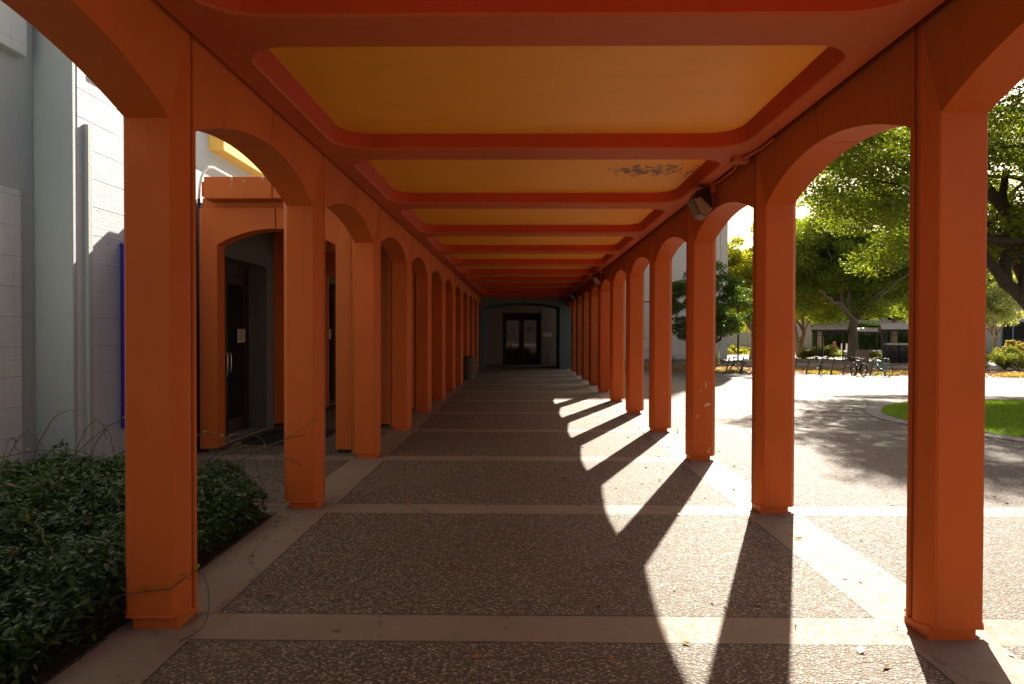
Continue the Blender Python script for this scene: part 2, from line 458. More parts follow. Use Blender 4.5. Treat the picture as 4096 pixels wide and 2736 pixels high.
# lawn: kerb ring and turf
def spline(pts, n=10):
    out = []; L = len(pts)
    for i in range(L):
        p0, p1, p2, p3 = (Vector(pts[(i+k-1) % L]) for k in range(4))
        for j in range(n):
            t = j / n
            out.append(.5*((2*p1)+(-p0+p2)*t+(2*p0-5*p1+4*p2-p3)*t*t+(-p0+3*p1-3*p2+p3)*t**3))
    return out
lawn = spline([Vector(p) for p in [(6.95, 12.15), (7.1, 13.3), (7.5, 14.3), (8.4, 15.7), (9.7, 16.9), (12.8, 17.8), (18, 18.0), (24, 16), (25.5, 11), (23, 6.5), (16, 5.6), (11.2, 6.5), (8.9, 8.1), (7.5, 10.2)]])
def offset_loop(L, d):
    n = len(L); o = []
    for i in range(n):
        t = (L[(i+1) % n] - L[i-1]).normalized(); o.append(L[i] + Vector((t.y, -t.x)) * d)
    return o
lo = offset_loop(lawn, -.30)
if abs(lo[0].x) > lawn[0].x: lo = offset_loop(lawn, .30)
k = MB(); n = len(lawn)
vs = [(p.x, p.y, gz(p.x, p.y)-.02) for p in lo] + [(p.x, p.y, gz(p.x, p.y)+.012) for p in lo] + [(p.x, p.y, gz(p.x, p.y)+.018) for p in lawn] + [(p.x, p.y, gz(p.x, p.y)-.02) for p in lawn]
fs = []
for r_ in range(3):
    for i in range(n): fs.append((r_*n+i, r_*n+(i+1) % n, (r_+1)*n+(i+1) % n, (r_+1)*n+i))
k.add(vs, fs); tag(k.build('lawn_kerb', KERB), kind='structure')
poly_sheet('lawn', [(p.x, p.y) for p in lawn], .02, TURF)

def inside(px, py_, poly):
    x = np.asarray(px); y = np.asarray(py_); c = np.zeros(x.shape, bool); n = len(poly)
    for i in range(n):
        x1, y1 = poly[i]; x2, y2 = poly[i-1]
        cond = ((y1 > y) != (y2 > y)) & (x < (x2-x1)*(y-y1)/(y2-y1+1e-12)+x1); c ^= cond
    return c
def np_mesh(name, V, F, m, parent=None, smooth_=False, nper=None):
    me = bpy.data.meshes.new(name)
    V = np.asarray(V, np.float32); F = np.asarray(F, np.int32)
    me.vertices.add(len(V)); me.vertices.foreach_set('co', V.ravel())
    k = F.shape[1]
    me.loops.add(F.size); me.loops.foreach_set('vertex_index', F.ravel())
    me.polygons.add(len(F)); me.polygons.foreach_set('loop_start', np.arange(len(F), dtype=np.int32)*k)
    me.polygons.foreach_set('loop_total', np.full(len(F), k, np.int32))
    me.materials.append(m); me.update(calc_edges=True); me.validate()
    o = bpy.data.objects.new(name, me); col.objects.link(o)
    if parent is not None: o.parent = parent
    return o
def blades(cx, cy, cz, h, w, lean=.5):
    n = len(cx); a = rng.uniform(0, 2*np.pi, n); b = rng.uniform(0, 2*np.pi, n); hh = h * rng.uniform(.5, 1.2, n)
    dx, dy = np.cos(a)*w/2, np.sin(a)*w/2; lx, ly = np.cos(b)*hh*lean*rng.uniform(0, 1, n), np.sin(b)*hh*lean*rng.uniform(0, 1, n)
    V = np.stack([np.stack([cx-dx, cy-dy, cz], 1), np.stack([cx+dx, cy+dy, cz], 1), np.stack([cx+lx, cy+ly, cz+hh], 1)], 1).reshape(-1, 3)
    return V, np.arange(3*n).reshape(-1, 3)
N_ = 150000
gx = rng.uniform(6.6, 17, N_); gy = 5 + 13 * rng.uniform(0, 1, N_)
kk = inside(gx, gy, [(p.x, p.y) for p in lawn]); gx, gy = gx[kk], gy[kk]
V, F = blades(gx, gy, gza(gx, gy)+.02, .045, .010, .7)
tag(np_mesh('lawn_grass', V, F, GRASSM), 'short bright green grass of the kerbed lawn', 'grass', kind='stuff')

# ------------------------------------------------------------------ arcade elements
def arc_pts(a0, zs, a1, zc, n=14):
    """half arch from springing (a0,zs) to crown (a1,zc): circle centred under the crown"""
    sp = a1 - a0; ri = zc - zs; Rr = (sp*sp + ri*ri) / (2*ri); cz = zc - Rr
    th = math.asin(sp / Rr)
    return [(a1 - Rr*math.sin(th*(1-i/n)), cz + Rr*math.cos(th*(1-i/n))) for i in range(n+1)]

def half_leg(mb, fn, aw, zs, z0=.065, d=.055, P=.345, nose=.045, g=.012):
    sec = [(g, 0), (nose, 0), (aw, d), (aw, P-d), (nose, P), (g, P)]
    vs = [fn(a, p, z0) for a, p in sec] + [fn(a, p, zs) for a, p in sec]; n = 6
    fs = [(i, (i+1) % n, n+(i+1) % n, n+i) for i in range(n)] + [tuple(range(n))]
    mb.add(vs, fs)
def half_span(mb, fn, aw, half, zs, zc, zt, ztop, d=.055, P=.345, nose=.045, g=.012, cg=.007):
    arc = arc_pts(aw, zs, half, zc); arc[-1] = (half - cg, arc[-1][1])
    pz = lambda z: d * (1 - (z - zs) / (zt - zs))
    mb.add([fn(g, 0, zs), fn(nose, 0, zs), fn(nose, 0, zt), fn(g, 0, zt)], [(0, 1, 2, 3)])
    mb.add([fn(nose, 0, zs), fn(aw, d, zs), fn(nose, 0, zt)], [(0, 1, 2)])
    inner = [fn(a, pz(z), z) for a, z in arc]
    # fan strips from the arc to the top line keep the face clean
    tops = [fn(nose + (half - cg - nose) * i / (len(arc)-1), 0, zt) for i in range(len(arc))]
    for i in range(len(arc)-1): mb.add([inner[i], inner[i+1], tops[i+1], tops[i]], [(0, 1, 2, 3)])
    mb.add([fn(g, 0, zt), fn(half-cg, 0, zt), fn(half-cg, 0, ztop), fn(g, 0, ztop)], [(0, 1, 2, 3)])
    outer = [fn(a, P - pz(z), z) for a, z in arc]
    for i in range(len(arc)-1): mb.add([inner[i], inner[i+1], outer[i+1], outer[i]], [(0, 3, 2, 1)])
    otop = [fn(nose + (half - cg - nose) * i / (len(arc)-1), P, zt) for i in range(len(arc))]
    for i in range(len(arc)-1): mb.add([outer[i], outer[i+1], otop[i+1], otop[i]], [(3, 2, 1, 0)])
    mb.add([fn(g, P, zs), fn(nose, P, zs), fn(nose, P, zt), fn(g, P, zt)], [(3, 2, 1, 0)])
    mb.add([fn(nose, P, zs), fn(aw, P-d, zs), fn(nose, P, zt)], [(2, 1, 0)])
    mb.add([fn(g, P, zt), fn(half-cg, P, zt), fn(half-cg, P, ztop), fn(g, P, ztop)], [(3, 2, 1, 0)])
    mb.add([inner[-1], fn(half-cg, 0, zt), fn(half-cg, 0, ztop), fn(half-cg, P, ztop), otop[-1], outer[-1]], [(0, 1, 2, 3, 4, 5)])
    mb.add([fn(g, 0, zs), fn(g, 0, ztop), fn(g, P, ztop), fn(g, P, zs)], [(0, 1, 2, 3)])

walk = empty('covered_walkway', (0, 0, 0), 'long orange covered walkway with arched pillars and ochre coffered ceiling', 'covered walkway')
ZS, ZC, ZT, ZTOP = 2.675, 2.905, 3.137, 3.42
K0, K1 = -3, 11
rows = []
YR, YL = 3.604, 3.662
for side in (1, -1):
    nose_x = 2.052 if side > 0 else -1.774
    Yb = YR if side > 0 else YL
    for k in range(K0, K1):
        Yc = Yb + k * S
        mb = MB()
        for sg in (1, -1):
            fn = lambda a, p, z, sg=sg: (nose_x + side*p, Yc + sg*a, z)
            half_leg(mb, fn, .128, ZS)
        c = mb.build('column', ORANGE, walk, bevel=.007)
        if k == K0 and False: pass
        g = MB(); g.box(min(nose_x+side*.03, nose_x+side*.27), max(nose_x+side*.03, nose_x+side*.27), Yc-.03, Yc+.03, .08, ZTOP-.01)
        g.build('joint', GROOVE, c)
        pl = MB(); x0, x1 = sorted((nose_x + side*.028, nose_x + side*.27))
        pl.box(x0, x1, Yc-.112, Yc+.112, -.01, .075); pl.build('plinth', ORANGE, c, bevel=.005)
        if k < K1 - 1 or True:
            mb = MB(); L = S / 2
            for sg, Y0 in ((1, Yc), (-1, Yc + S)):
                fn = lambda a, p, z, sg=sg, Y0=Y0: (nose_x + side*p, Y0 + sg*a, z)
                half_span(mb, fn, .128, L, ZS, ZC, ZT, ZTOP)
            a = mb.build('arch', ORANGE, walk)
            g = MB(); g.box(min(nose_x+side*.045, nose_x+side*.28), max(nose_x+side*.045, nose_x+side*.28), Yc+L-.015, Yc+L+.015, ZC+.012, ZTOP-.01)
            g.build('joint', GROOVE, a)

# ceiling bays
def rounded(x0, x1, y0, y1, r, n=7):
    pts = []
    for cx, cy, a0 in ((x1-r, y1-r, 0), (x0+r, y1-r, 90), (x0+r, y0+r, 180), (x1-r, y0+r, 270)):
        for i in range(n+1):
            a = R(a0 + 90*i/n); pts.append((cx + r*math.cos(a), cy + r*math.sin(a)))
    return pts
def coffer(X0, X1, Y0, Y1, hx0, hx1, hy0, hy1, z, zp, parent, r=.27):
    n = 8; hole = rounded(hx0, hx1, hy0, hy1, r, n); N0 = len(hole)
    hole2 = rounded(hx0+.012, hx1-.012, hy0+.012, hy1-.012, r, n)
    # rounded lower arris: loop a (on soffit) then loop b 12 mm up
    la = rounded(hx0-.012, hx1+.012, hy0-.012, hy1+.012, r+.012, n)
    outer = []
    for i, (x, y) in enumerate(la):
        q = i // (n+1); t = (i % (n+1)) / n
        c = [(X1, Y1), (X0, Y1), (X0, Y0), (X1, Y0)][q]
        if q == 0: p = (X1, hy1-r + (Y1-hy1+r)*min(1, 2*t)) if t <= .5 else (X1 - (X1-hx1+r)*(2*t-1), Y1)
        if q == 1: p = (hx0+r - (hx0+r-X0)*min(1, 2*t), Y1) if t <= .5 else (X0, Y1 - (Y1-hy1+r)*(2*t-1))
        if q == 2: p = (X0, hy0+r - (hy0+r-Y0)*min(1, 2*t)) if t <= .5 else (X0 + (hx0+r-X0)*(2*t-1), Y0)
        if q == 3: p = (hx1-r + (X1-hx1+r)*min(1, 2*t), Y0) if t <= .5 else (X1, Y0 + (hy0+r-Y0)*(2*t-1))
        outer.append(p)
    mb = MB()
    L = [[(x, y, z) for x, y in outer], [(x, y, z) for x, y in la], [(x, y, z+.012) for x, y in hole], [((hx0+hx1)/2 + (x-(hx0+hx1)/2)*(1-.10/(hx1-hx0)), (hy0+hy1)/2 + (y-(hy0+hy1)/2)*(1-.03/(hy1-hy0)), zp) for x, y in hole]]
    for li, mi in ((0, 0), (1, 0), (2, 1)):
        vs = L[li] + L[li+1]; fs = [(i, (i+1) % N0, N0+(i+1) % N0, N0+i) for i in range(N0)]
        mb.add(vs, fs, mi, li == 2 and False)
    # outer edges up to the deck
    mb.box(X0-.0, X0+.004, Y0+.001, Y1-.001, z+.002, zp+.1, 0); mb.box(X1-.004, X1, Y0+.001, Y1-.001, z+.002, zp+.1, 0)
    o = mb.build('ceiling_coffer', [SALMON, RED], parent)
    p = MB(); p.box(hx0-.1, hx1+.1, hy0-.1, hy1+.1, zp-.001, zp+.02); p.build('ceiling_panel', OCHRE, o)
    return o
RIB = .19
for k in range(K0, K1):
    Y0 = 3.592 + k*S; Y1 = Y0 + S
    if k == K1-1: Y1 = 30.30
    coffer(-1.738, 1.998, Y0, Y1, -1.569, 1.861, Y0+RIB, Y1-RIB if k < K1-1 else Y1-.25, 3.137, 3.262, walk)
mb = MB(); mb.box(-2.15, 2.42, K0*S+2.3, 30.32, 3.425, 3.56)
mb.build('roof_slab', ORANGE, walk, bevel=.01)
mb = MB(); mb.box(-2.10, 2.37, K0*S+2.35, 30.30, 3.562, 3.57); mb.build('added_bounce_sheet', PALE, walk)  # unseen pale sheet added so the roof bounces no orange light

# worn paint chips on the fourth pillar of the right row
Yc = YR + 2*S
mb = MB()
for (x, z, w, h) in ((2.26, .94, .03, .10), (2.20, .86, .015, .05), (2.285, .70, .075, .045), (2.25, .68, .03, .03), (2.16, .55, .02, .045), (2.30, .12, .05, .03), (2.31, .16, .02, .03)):
    pts = [(x + w*.5*math.cos(a)*random.uniform(.5, 1.1), z + h*.5*math.sin(a)*random.uniform(.5, 1.1)) for a in [i*math.pi/4 for i in range(8)]]
    mb.add([(a, Yc-.1305, b) for a, b in pts] + [(a, Yc-.127, b) for a, b in pts], [tuple(range(8))] + [(i, (i+1) % 8, 8+(i+1) % 8, 8+i) for i in range(8)])
mb.build('chipped_paint', simple('bare_primer', (.62, .45, .25), .7), walk)

# ------------------------------------------------------------------ side canopy on the left
port = empty('side_canopy', (-3.2, 8.8, 0), 'orange arched side canopy between the left pillars and the white building', 'canopy')
port.location = (0, 0, 0)
def cross_frame(yf, thick=.30):
    mb = MB()
    for sg, X0 in ((1, -4.17), (-1, -2.198)):
        fn = lambda a, p, z, sg=sg, X0=X0: (X0 + sg*a, yf + p, z)
        half_leg(mb, fn, .212, 2.70, z0=.05, d=.035, P=thick, g=0.0)
    for sg, X0 in ((1, -4.17), (-1, -2.198)):
        fn = lambda a, p, z, sg=sg, X0=X0: (X0 + sg*a, yf + p, z)
        half_span(mb, fn, .212, .986, 2.70, 2.91, 3.17, 3.175, d=.035, P=thick, g=0.0)
    mb.box(-4.16, -2.20, yf+.07, yf+.24, 3.176, 3.31)
    o = mb.build('arched_frame', ORANGE, port)
    for x0, x1 in ((-4.14, -3.99), (-2.38, -2.22)):
        pl = MB(); pl.box(x0, x1, yf+.03, yf+thick-.03, 0, .055); pl.build('plinth', GROOVE, o)
    g = MB(); g.box(-3.2, -3.168, yf+.045, yf+thick-.045, 2.93, 3.17); g.build('joint', GROOVE, o)
    return o
for i in range(8): cross_frame(8.80 + i*S + (0.0 if i == 0 else .05))
mb = MB(); mb.box(-4.02, -3.155, 8.60, 9.2, 3.256, 3.535); mb.box(-3.147, -2.165, 8.60, 9.2, 3.256, 3.535)
mb.build('fascia', ORANGE, port, bevel=.012)
mb = MB(); mb.box(-4.11, -2.17, 8.74, 30.3, 3.31, 3.50); mb.build('roof_slab', RED, port)
mb = MB(); mb.box(-4.0, -2.17, 8.66, 30.3, 3.537, 3.545); mb.build('added_bounce_sheet', PALE, port)  # pale cover added over the red slab to keep its bounce neutral

# rain-washed white drips over the fascia edge
mb = MB()
for x, l, z in ((-3.66, .10, 3.53), (-3.50, .035, 3.49), (-3.27, .05, 3.53), (-3.05, .055, 3.53), (-3.03, .03, 3.51), (-3.66, .02, 3.40), (-2.80, .05, 3.50), (-3.15, .02, 3.53)):
    mb = MB(); mb.tube([(x, 8.598, z), (x+.004, 8.597, z-l*.6), (x, 8.597, z-l)], [.005, .004, .002], 5)
    mb.build('lime_drip', PAPERW, port)

# ------------------------------------------------------------------ white building, left
wb = empty('white_building', (0, 0, 0), 'white board-marked concrete building behind the planting bed on the left', 'building')
mb = MB()
mb.box(-12, -4.89, -14, 6.80, -.1, 9.5)
mb.build('wall', WHITES, wb, bevel=.01)
mb = MB(); mb.box(-12, -4.503, 6.80, 6.86, -.1, 9.5); mb.build('return_wall', WHITES, wb, bevel=.012)
mb = MB(); mb.box(-12, -4.50, 6.861, 9.25, -.1, 9.5); mb.build('wall', WHITEB, wb, bevel=.02)
mb = MB(); mb.box(-12, -4.89, 9.26, 30.2, 3.3, 9.5)
mb.build('wall', WHITEB, wb, bevel=.02)
# board-marked raised fields of the near wall
mb = MB(); mb.box(-4.90, -4.855, 4.15, 6.58, -.05, 2.93); mb.build('raised_panel', WHITEB, wb, bevel=.015)
mb = MB(); mb.box(-4.90, -4.79, 4.15, 6.585, 4.22, 7.4); mb.build('raised_panel', WHITEB, wb, bevel=.012)
mb = MB(); mb.box(-4.55, -4.40, 7.25, 9.2, 4.32, 8.0); mb.build('upper_wall', WHITES, wb, bevel=.012)
mb = MB(); mb.box(-4.51, -4.455, 6.975, 7.055, 0, 3.70); mb.build('vertical_rib', WHITES, wb, bevel=.006)
mb = MB(); mb.box(-4.90, -4.66, 10.65, 24, 4.415, 6.2); mb.build('window_hood', YELLOW, wb, bevel=.01)
# inner face under the canopy with recessed doorways
doors = [(9.10, 10.97), (14.0, 15.87), (18.9, 20.77), (23.8, 25.67)]
mb = MB(); y = 9.251
for a, b in doors:
    if a > y: mb.box(-4.72, -4.11, y, a, -.05, 3.30)
    mb.box(-4.72, -4.11, a, b, 2.62, 3.30); y = b
mb.box(-4.72, -4.11, y, 30.2, -.05, 3.30)
mb.build('wall', DARKGREEN, wb, bevel=.006)
for i, (a, b) in enumerate(doors):
    d = MB(); m_ = .5*(a+b)+.08
    for y0, y1 in ((a+.01, a+.07), (b-.07, b-.01)): d.box(-4.48, -4.40, y0, y1, 0, 2.61)
    d.box(-4.48, -4.40, a+.07, b-.07, 2.42, 2.61)
    for y0, y1 in ((a+.07, m_-.005), (m_+.005, b-.07)):
        d.box(-4.46, -4.415, y0, y0+.09, .01, 2.415); d.box(-4.46, -4.415, y1-.09, y1, .01, 2.415)
        d.box(-4.46, -4.415, y0+.09, y1-.09, .01, .25); d.box(-4.46, -4.415, y0+.09, y1-.09, 2.30, 2.415)
    D = d.build('glazed_door', MAROON, wb, bevel=.003)
    g = MB(); g.box(-4.445, -4.435, a+.12, b-.12, .2, 2.32); g.build('glass', GLASS, D)
    h = MB()
    for yy in (m_-.06, m_+.06):
        h.tube([(-4.415, yy, .97), (-4.36, yy, .97), (-4.35, yy, 1.0), (-4.35, yy, 1.23), (-4.36, yy, 1.26), (-4.415, yy, 1.26)], .010, 8)
        h.box(-4.42, -4.405, yy-.02, yy+.02, .90, 1.02)
    h.build('handle', SILVER, D)
    t = MB(); t.box(-4.5, -4.12, a, b, .001, .02); t.build('threshold', KERB, D)

mb = MB(); mb.box(-4.9, -4.5, 5.0, 5.25, -.05, 9.4); mb.build('added_shade_fin', WHITES, wb, bevel=.01)  # unseen fin added to keep sun off the near wall
mb = MB(); mb.box(-4.9, -3.95, 3.9, 4.3, -.05, 9.4); mb.build('added_shade_fin', WHITES, wb, bevel=.01)  # deeper unseen fin, added to shade the wall and cut its bounce
# conduit climbing from the gap beside the canopy
mb = MB(); mb.tube([(-4.2, 8.85, 0), (-4.2, 8.85, 3.30)], .02, 8); mb.tube([(-4.26, 8.9, 0), (-4.26, 8.9, 3.3)], .014, 6)
tag(mb.build('cable_bundle', BLACKM), 'dark cable bundle running up the gap left of the side canopy', 'cables')
mb = MB(); mb.tube([(-4.2, 8.85, 3.301), (-4.19, 8.85, 3.45), (-4.17, 8.855, 3.58), (-4.14, 8.88, 3.67), (-4.11, 8.94, 3.735), (-4.10, 9.05, 3.755), (-4.10, 13, 3.755)], .017, 8)
tag(mb.build('conduit', PAPERW), 'pale conduit bending over the roof edge of the side canopy', 'conduit')

bc = empty('wall_cabinet', (-4.3, 7.6, .48), 'tall deep blue wall cabinet half hidden by the nearest left pillar', 'cabinet')
mb = MB(); mb.box(-.195, .16, 0, .08, 0, 2.05); mb.build('case', BLUEP, bc, bevel=.01)
mb = MB(); mb.box(-.195, .185, -.012, .095, 2.05, 2.08); mb.build('cap', BLUEP, bc, bevel=.005)
mb = MB(); mb.box(-.13, .12, -.012, -.001, .12, 1.92); mb.build('door', BLUEP, bc, bevel=.004)

def notice(name, origin, ux, w, h, m, label, cat, lines=11, head=True, group=None, rag=True):
    """paper standing vertically: ux = horizontal direction, lines of print as thin bars"""
    ux = Vector(ux); nrm = Vector((ux.y, -ux.x, 0)); o = Vector(origin)
    e = empty(name, origin, label, cat, group)
    mb = MB(); P4 = lambda u, v, d: ux*u + Vector((0, 0, v)) + nrm*d
    def slab(b, u0, u1, v0, v1, d0, d1):
        b.add([P4(u0,v0,d0), P4(u1,v0,d0), P4(u1,v1,d0), P4(u0,v1,d0), P4(u0,v0,d1), P4(u1,v0,d1), P4(u1,v1,d1), P4(u0,v1,d1)],
              [(0,1,2,3), (4,7,6,5), (0,4,5,1), (1,5,6,2), (2,6,7,3), (3,7,4,0)])
    slab(mb, -w/2, w/2, -h/2, h/2, 0, .003); mb.build('sheet', m, e)
    if lines:
        b = MB()
        if head:
            slab(b, -w*.10, w*.10, h*.38, h*.44, .003, .004); slab(b, -w*.3, w*.3, h*.31, h*.335, .003, .004)
        for i in range(lines):
            v = h*.24 - i*(h*.66/lines); ww = w*(.42 if not rag else random.uniform(.28, .42))
            slab(b, -ww, ww, v, v+h*.016, .003, .004)
        b.build('print', INK, e)
    return e
notice('notice', (-4.408, 10.69, 1.512), (0, 1, 0), .30, .212, PAPER, 'tan printed notice on the first glazed door left of the walkway', 'notice')
notice('notice', (-4.408, 15.62, 1.535), (0, 1, 0), .30, .22, PAPERW, 'white printed notice on the second glazed door, seen past the second left pillar', 'notice')

# doormat in front of the first door
mb = MB(); mb.box(-3.95, -2.9, 9.4, 10.9, .004, .018); tag(mb.build('doormat', RUBBER, bevel=.004), 'dark doormat on the paving under the side canopy', 'doormat')

# ------------------------------------------------------------------ building at the end of the walkway
eb = empty('end_building', (0, 0, 0), 'grey-green entrance building closing the far end of the walkway', 'building')
def arch_wall(name, x0, x1, y0, y1, ox0, ox1, zs, zc, ztop, m, parent):
    mb = MB(); c = .5*(ox0+ox1)
    left = arc_pts(ox0, zs, c, zc, 10); right = [(2*c-a, z) for a, z in reversed(left)][1:]
    arc = left + right
    for Y, flip in ((y0, False), (y1, True)):
        q = lambda a, b, cc, d: mb.add([a, b, cc, d], [(0,1,2,3) if not flip else (3,2,1,0)])
        q((x0,Y,0), (ox0,Y,0), (ox0,Y,zs), (x0,Y,zs)); q((ox1,Y,0), (x1,Y,0), (x1,Y,zs), (ox1,Y,zs))
        q((x0,Y,zs), (ox0,Y,zs), (ox0,Y,ztop), (x0,Y,ztop)); q((ox1,Y,zs), (x1,Y,zs), (x1,Y,ztop), (ox1,Y,ztop))
        for i in range(len(arc)-1):
            q((arc[i][0],Y,arc[i][1]), (arc[i+1][0],Y,arc[i+1][1]), (arc[i+1][0],Y,ztop), (arc[i][0],Y,ztop))
    mb.add([(x0,y0,0),(x0,y1,0),(x0,y1,ztop),(x0,y0,ztop)], [(0,1,2,3)]); mb.add([(x1,y0,0),(x1,y1,0),(x1,y1,ztop),(x1,y0,ztop)], [(3,2,1,0)])
    pts = [(ox0, 0)] + arc + [(ox1, 0)]
    for i in range(len(pts)-1):
        a, b = pts[i], pts[i+1]; mb.add([(a[0],y0,a[1]),(b[0],y0,b[1]),(b[0],y1,b[1]),(a[0],y1,a[1])], [(0,1,2,3)], 1)
    return mb.build(name, [m, TEAL2], parent)
arch_wall('portal', -2.35, 2.42, 30.33, 33.3, -1.66, 1.70, 2.735, 2.93, 3.7, TEAL, eb)
mb = MB(); mb.box(.031, .040, 30.322, 30.331, 2.95, 3.26); mb.build('joint', GROOVE, eb)
for q in ((-9, -.975, 34.67, 35.95, -.1, 3.7), (.985, 2.6, 34.67, 35.95, -.1, 3.7), (-.974, .984, 34.68, 35.95, 2.60, 3.7)):
    mb = MB(); mb.box(*q); mb.build('wall', PINKG, eb, bevel=.02)
mb = MB(); mb.box(-12, 2.9, 35.96, 50, -.1, 9.5); mb.box(-2.6, 2.65, 30.28, 36, 3.71, 9.5); mb.box(-12, -2.5, 30.2, 35.9, -.1, 9.5); mb.build('upper_wall', STUCCO, eb)
d = MB(); Yd = 35.72
for x0, x1 in ((-.973, -.90), (.91, .983)): d.box(x0, x1, Yd-.02, Yd+.08, .0, 2.595)
d.box(-.90, .91, Yd-.02, Yd+.08, 2.44, 2.595)
D = d.build('door_frame', MAROON, eb, bevel=.004)
for x0, x1, hx in ((-.895, -.002, -.12), (.012, .905, .13)):
    d = MB()
    d.box(x0, x0+.12, Yd, Yd+.05, .01, 2.43); d.box(x1-.12, x1, Yd, Yd+.05, .01, 2.43)
    d.box(x0+.12, x1-.12, Yd, Yd+.05, .01, .27); d.box(x0+.12, x1-.12, Yd, Yd+.05, 2.24, 2.43)
    L = d.build('glazed_door', BRONZE, eb, bevel=.003)
    g = MB(); g.box(x0+.11, x1-.11, Yd+.018, Yd+.028, .26, 2.25); g.build('glass', GLASS, L)
    h = MB(); h.tube([(hx, Yd, .84), (hx, Yd-.06, .84), (hx, Yd-.075, .87), (hx, Yd-.075, 1.10), (hx, Yd-.06, 1.13), (hx, Yd, 1.13)], .011, 8)
    h.build('handle', SILVER, L)
    b = MB(); b.box(x0+.12, x1-.12, Yd-.005, Yd+.015, .955, 1.0); b.build('push_bar', SILVER, L)
PY = Yd + .014
notice('notice', (-.455, PY, 1.755), (1, 0, 0), .28, .215, PAPERW, 'blank pale sheet high on the left leaf of the end door', 'notice', 0)
notice('notice', (.44, PY, 1.775), (1, 0, 0), .28, .215, PAPERW, 'blank pale sheet high on the right leaf of the end door', 'notice', 0)
notice('notice', (-.645, PY, 1.385), (1, 0, 0), .19, .28, PAPERW, 'small grey two-part notice on the left leaf of the end door, below the upper sheet', 'notice', 3)
notice('notice', (-.610, PY-.006, .87), (1, 0, 0), .21, .29, YPAPER, 'yellow notice on the end door just below the push bar', 'notice', 3, False)
notice('plaque', (1.32, 34.665, 1.51), (1, 0, 0), .41, .205, PAPERW, 'wide pale plaque on the wall right of the end door', 'plaque', 5)
mb = MB(); mb.tube([(1.33, 34.55, 0), (1.33, 34.55, .42)], .018, 8); mb.tube([(1.33, 34.66, .38), (1.33, 34.50, .38), (1.33, 34.47, .32)], .022, 8)
mb.tube([(1.27, 34.52, .47), (1.39, 34.52, .47)], .014, 6); mb.tube([(1.33, 34.52, .40), (1.33, 34.52, .47)], .012, 6)
tag(mb.build('garden_tap', BRONZE), 'dark standpipe tap on the wall right of the end door', 'tap')
mb = MB(); mb.box(-1.0, 1.0, 33.9, 35.2, .004, .016); tag(mb.build('doormat', RUBBER), 'wide dark mat lying before the double door at the far end', 'doormat')

sb = empty('dark_reflection_block', (0, 0, 0), 'unseen dark block added behind the camera to darken the end-door reflections', 'building')
mb = MB(); mb.box(-30, 14, -34, -28, -.1, 8); mb.build('wall', SHELT, sb, bevel=.02)  # added dark mass, only there for the end-door glass to reflect
# litter bin
tb = empty('litter_bin', (-1.76, 22.98, 0), 'round pebbled concrete litter bin beside a far left pillar', 'litter bin')
mb = MB(); mb.lathe([(0, .001), (.205, .001), (.215, .02), (.222, .35), (.222, .72), (.215, .76), (.19, .773), (.175, .765), (.17, .70), (.16, .35), (0, .35)], n=32); mb.build('body', BINM, tb)
mb = MB(); mb.lathe([(.171, .70), (.176, .785), (.166, .785), (.160, .70)], n=32); mb.build('liner_rim', BLACKM, tb)

# ------------------------------------------------------------------ lamps under the right eaves
def wall_lamp(y, label):
    e = empty('flood_lamp', (2.0, y, 2.99), label, 'lamp', 'flood lamps under the right eaves')
    hs = MB()
    # wedge housing: back at the wall, lens facing down and inward
    sec = [(-.03, .12), (.0, -.13), (-.06, -.205), (-.135, -.17), (-.215, -.02), (-.18, .06)]
    n = len(sec); w = .125
    hs.add([(x, -w, z) for x, z in sec] + [(x*.97, w, z) for x, z in sec], [tuple(range(n)), tuple(range(2*n-1, n-1, -1))] + [(i, n+i, n+(i+1) % n, (i+1) % n) for i in (0, 1, 3, 4, 5)])
    hs.build('housing', BRONZE, e, bevel=.006)
    ls = MB()
    q = [(-.063, -.209), (-.205, -.045)]
    # lens: two slanted panes, the lower one catching light
    ls.add([(-.01, -w-.004, -.125), (-.06, -w-.004, -.20), (-.13, -w-.004, -.168), (-.205, -w-.004, -.022), (-.13, -w-.004, .0)], [(0, 1, 2, 3, 4)])
    ls.add([(-.062, -w, -.209), (-.062, w, -.209), (-.138, w, -.174), (-.138, -w, -.174)], [(0, 1, 2, 3)])
    ls.add([(-.140, -w, -.172), (-.140, w, -.172), (-.218, w, -.020), (-.218, -w, -.020)], [(0, 1, 2, 3)])
    ls.build('lens', DIRTY, e)
    br = MB(); br.box(-.06, .05, -.05, .05, .08, .15); br.tube([(-.02, .0, .12), (.03, .0, .14)], .02); br.build('bracket', SALMON, e)
    return e
wall_lamp(7.30, 'dusty wedge-shaped flood lamp nearest the camera, above the third right arch')
wall_lamp(17.40, 'dark flood lamp halfway down the walkway on the right eaves')
wall_lamp(25.20, 'smallest and farthest flood lamp on the right eaves near the entrance building')
jb = empty('junction_box', (1.955, 6.15, 3.137), 'salmon painted junction box with conduit under the ceiling edge', 'junction box')
mb = MB(); mb.box(-.075, .065, -.06, .06, -.05, -.001); mb.build('box', SALMON, jb, bevel=.004)
mb = MB(); mb.tube([(.0, -.06, -.03), (.03, -.16, -.02), (.07, -.35, -.01), (.078, -.6, .0)], .013, 8)
mb.tube([(.0, .06, -.03), (.045, .35, -.03), (.05, .75, -.03), (.02, 1.05, -.03)], .010, 8); mb.build('conduit', SALMON, jb)

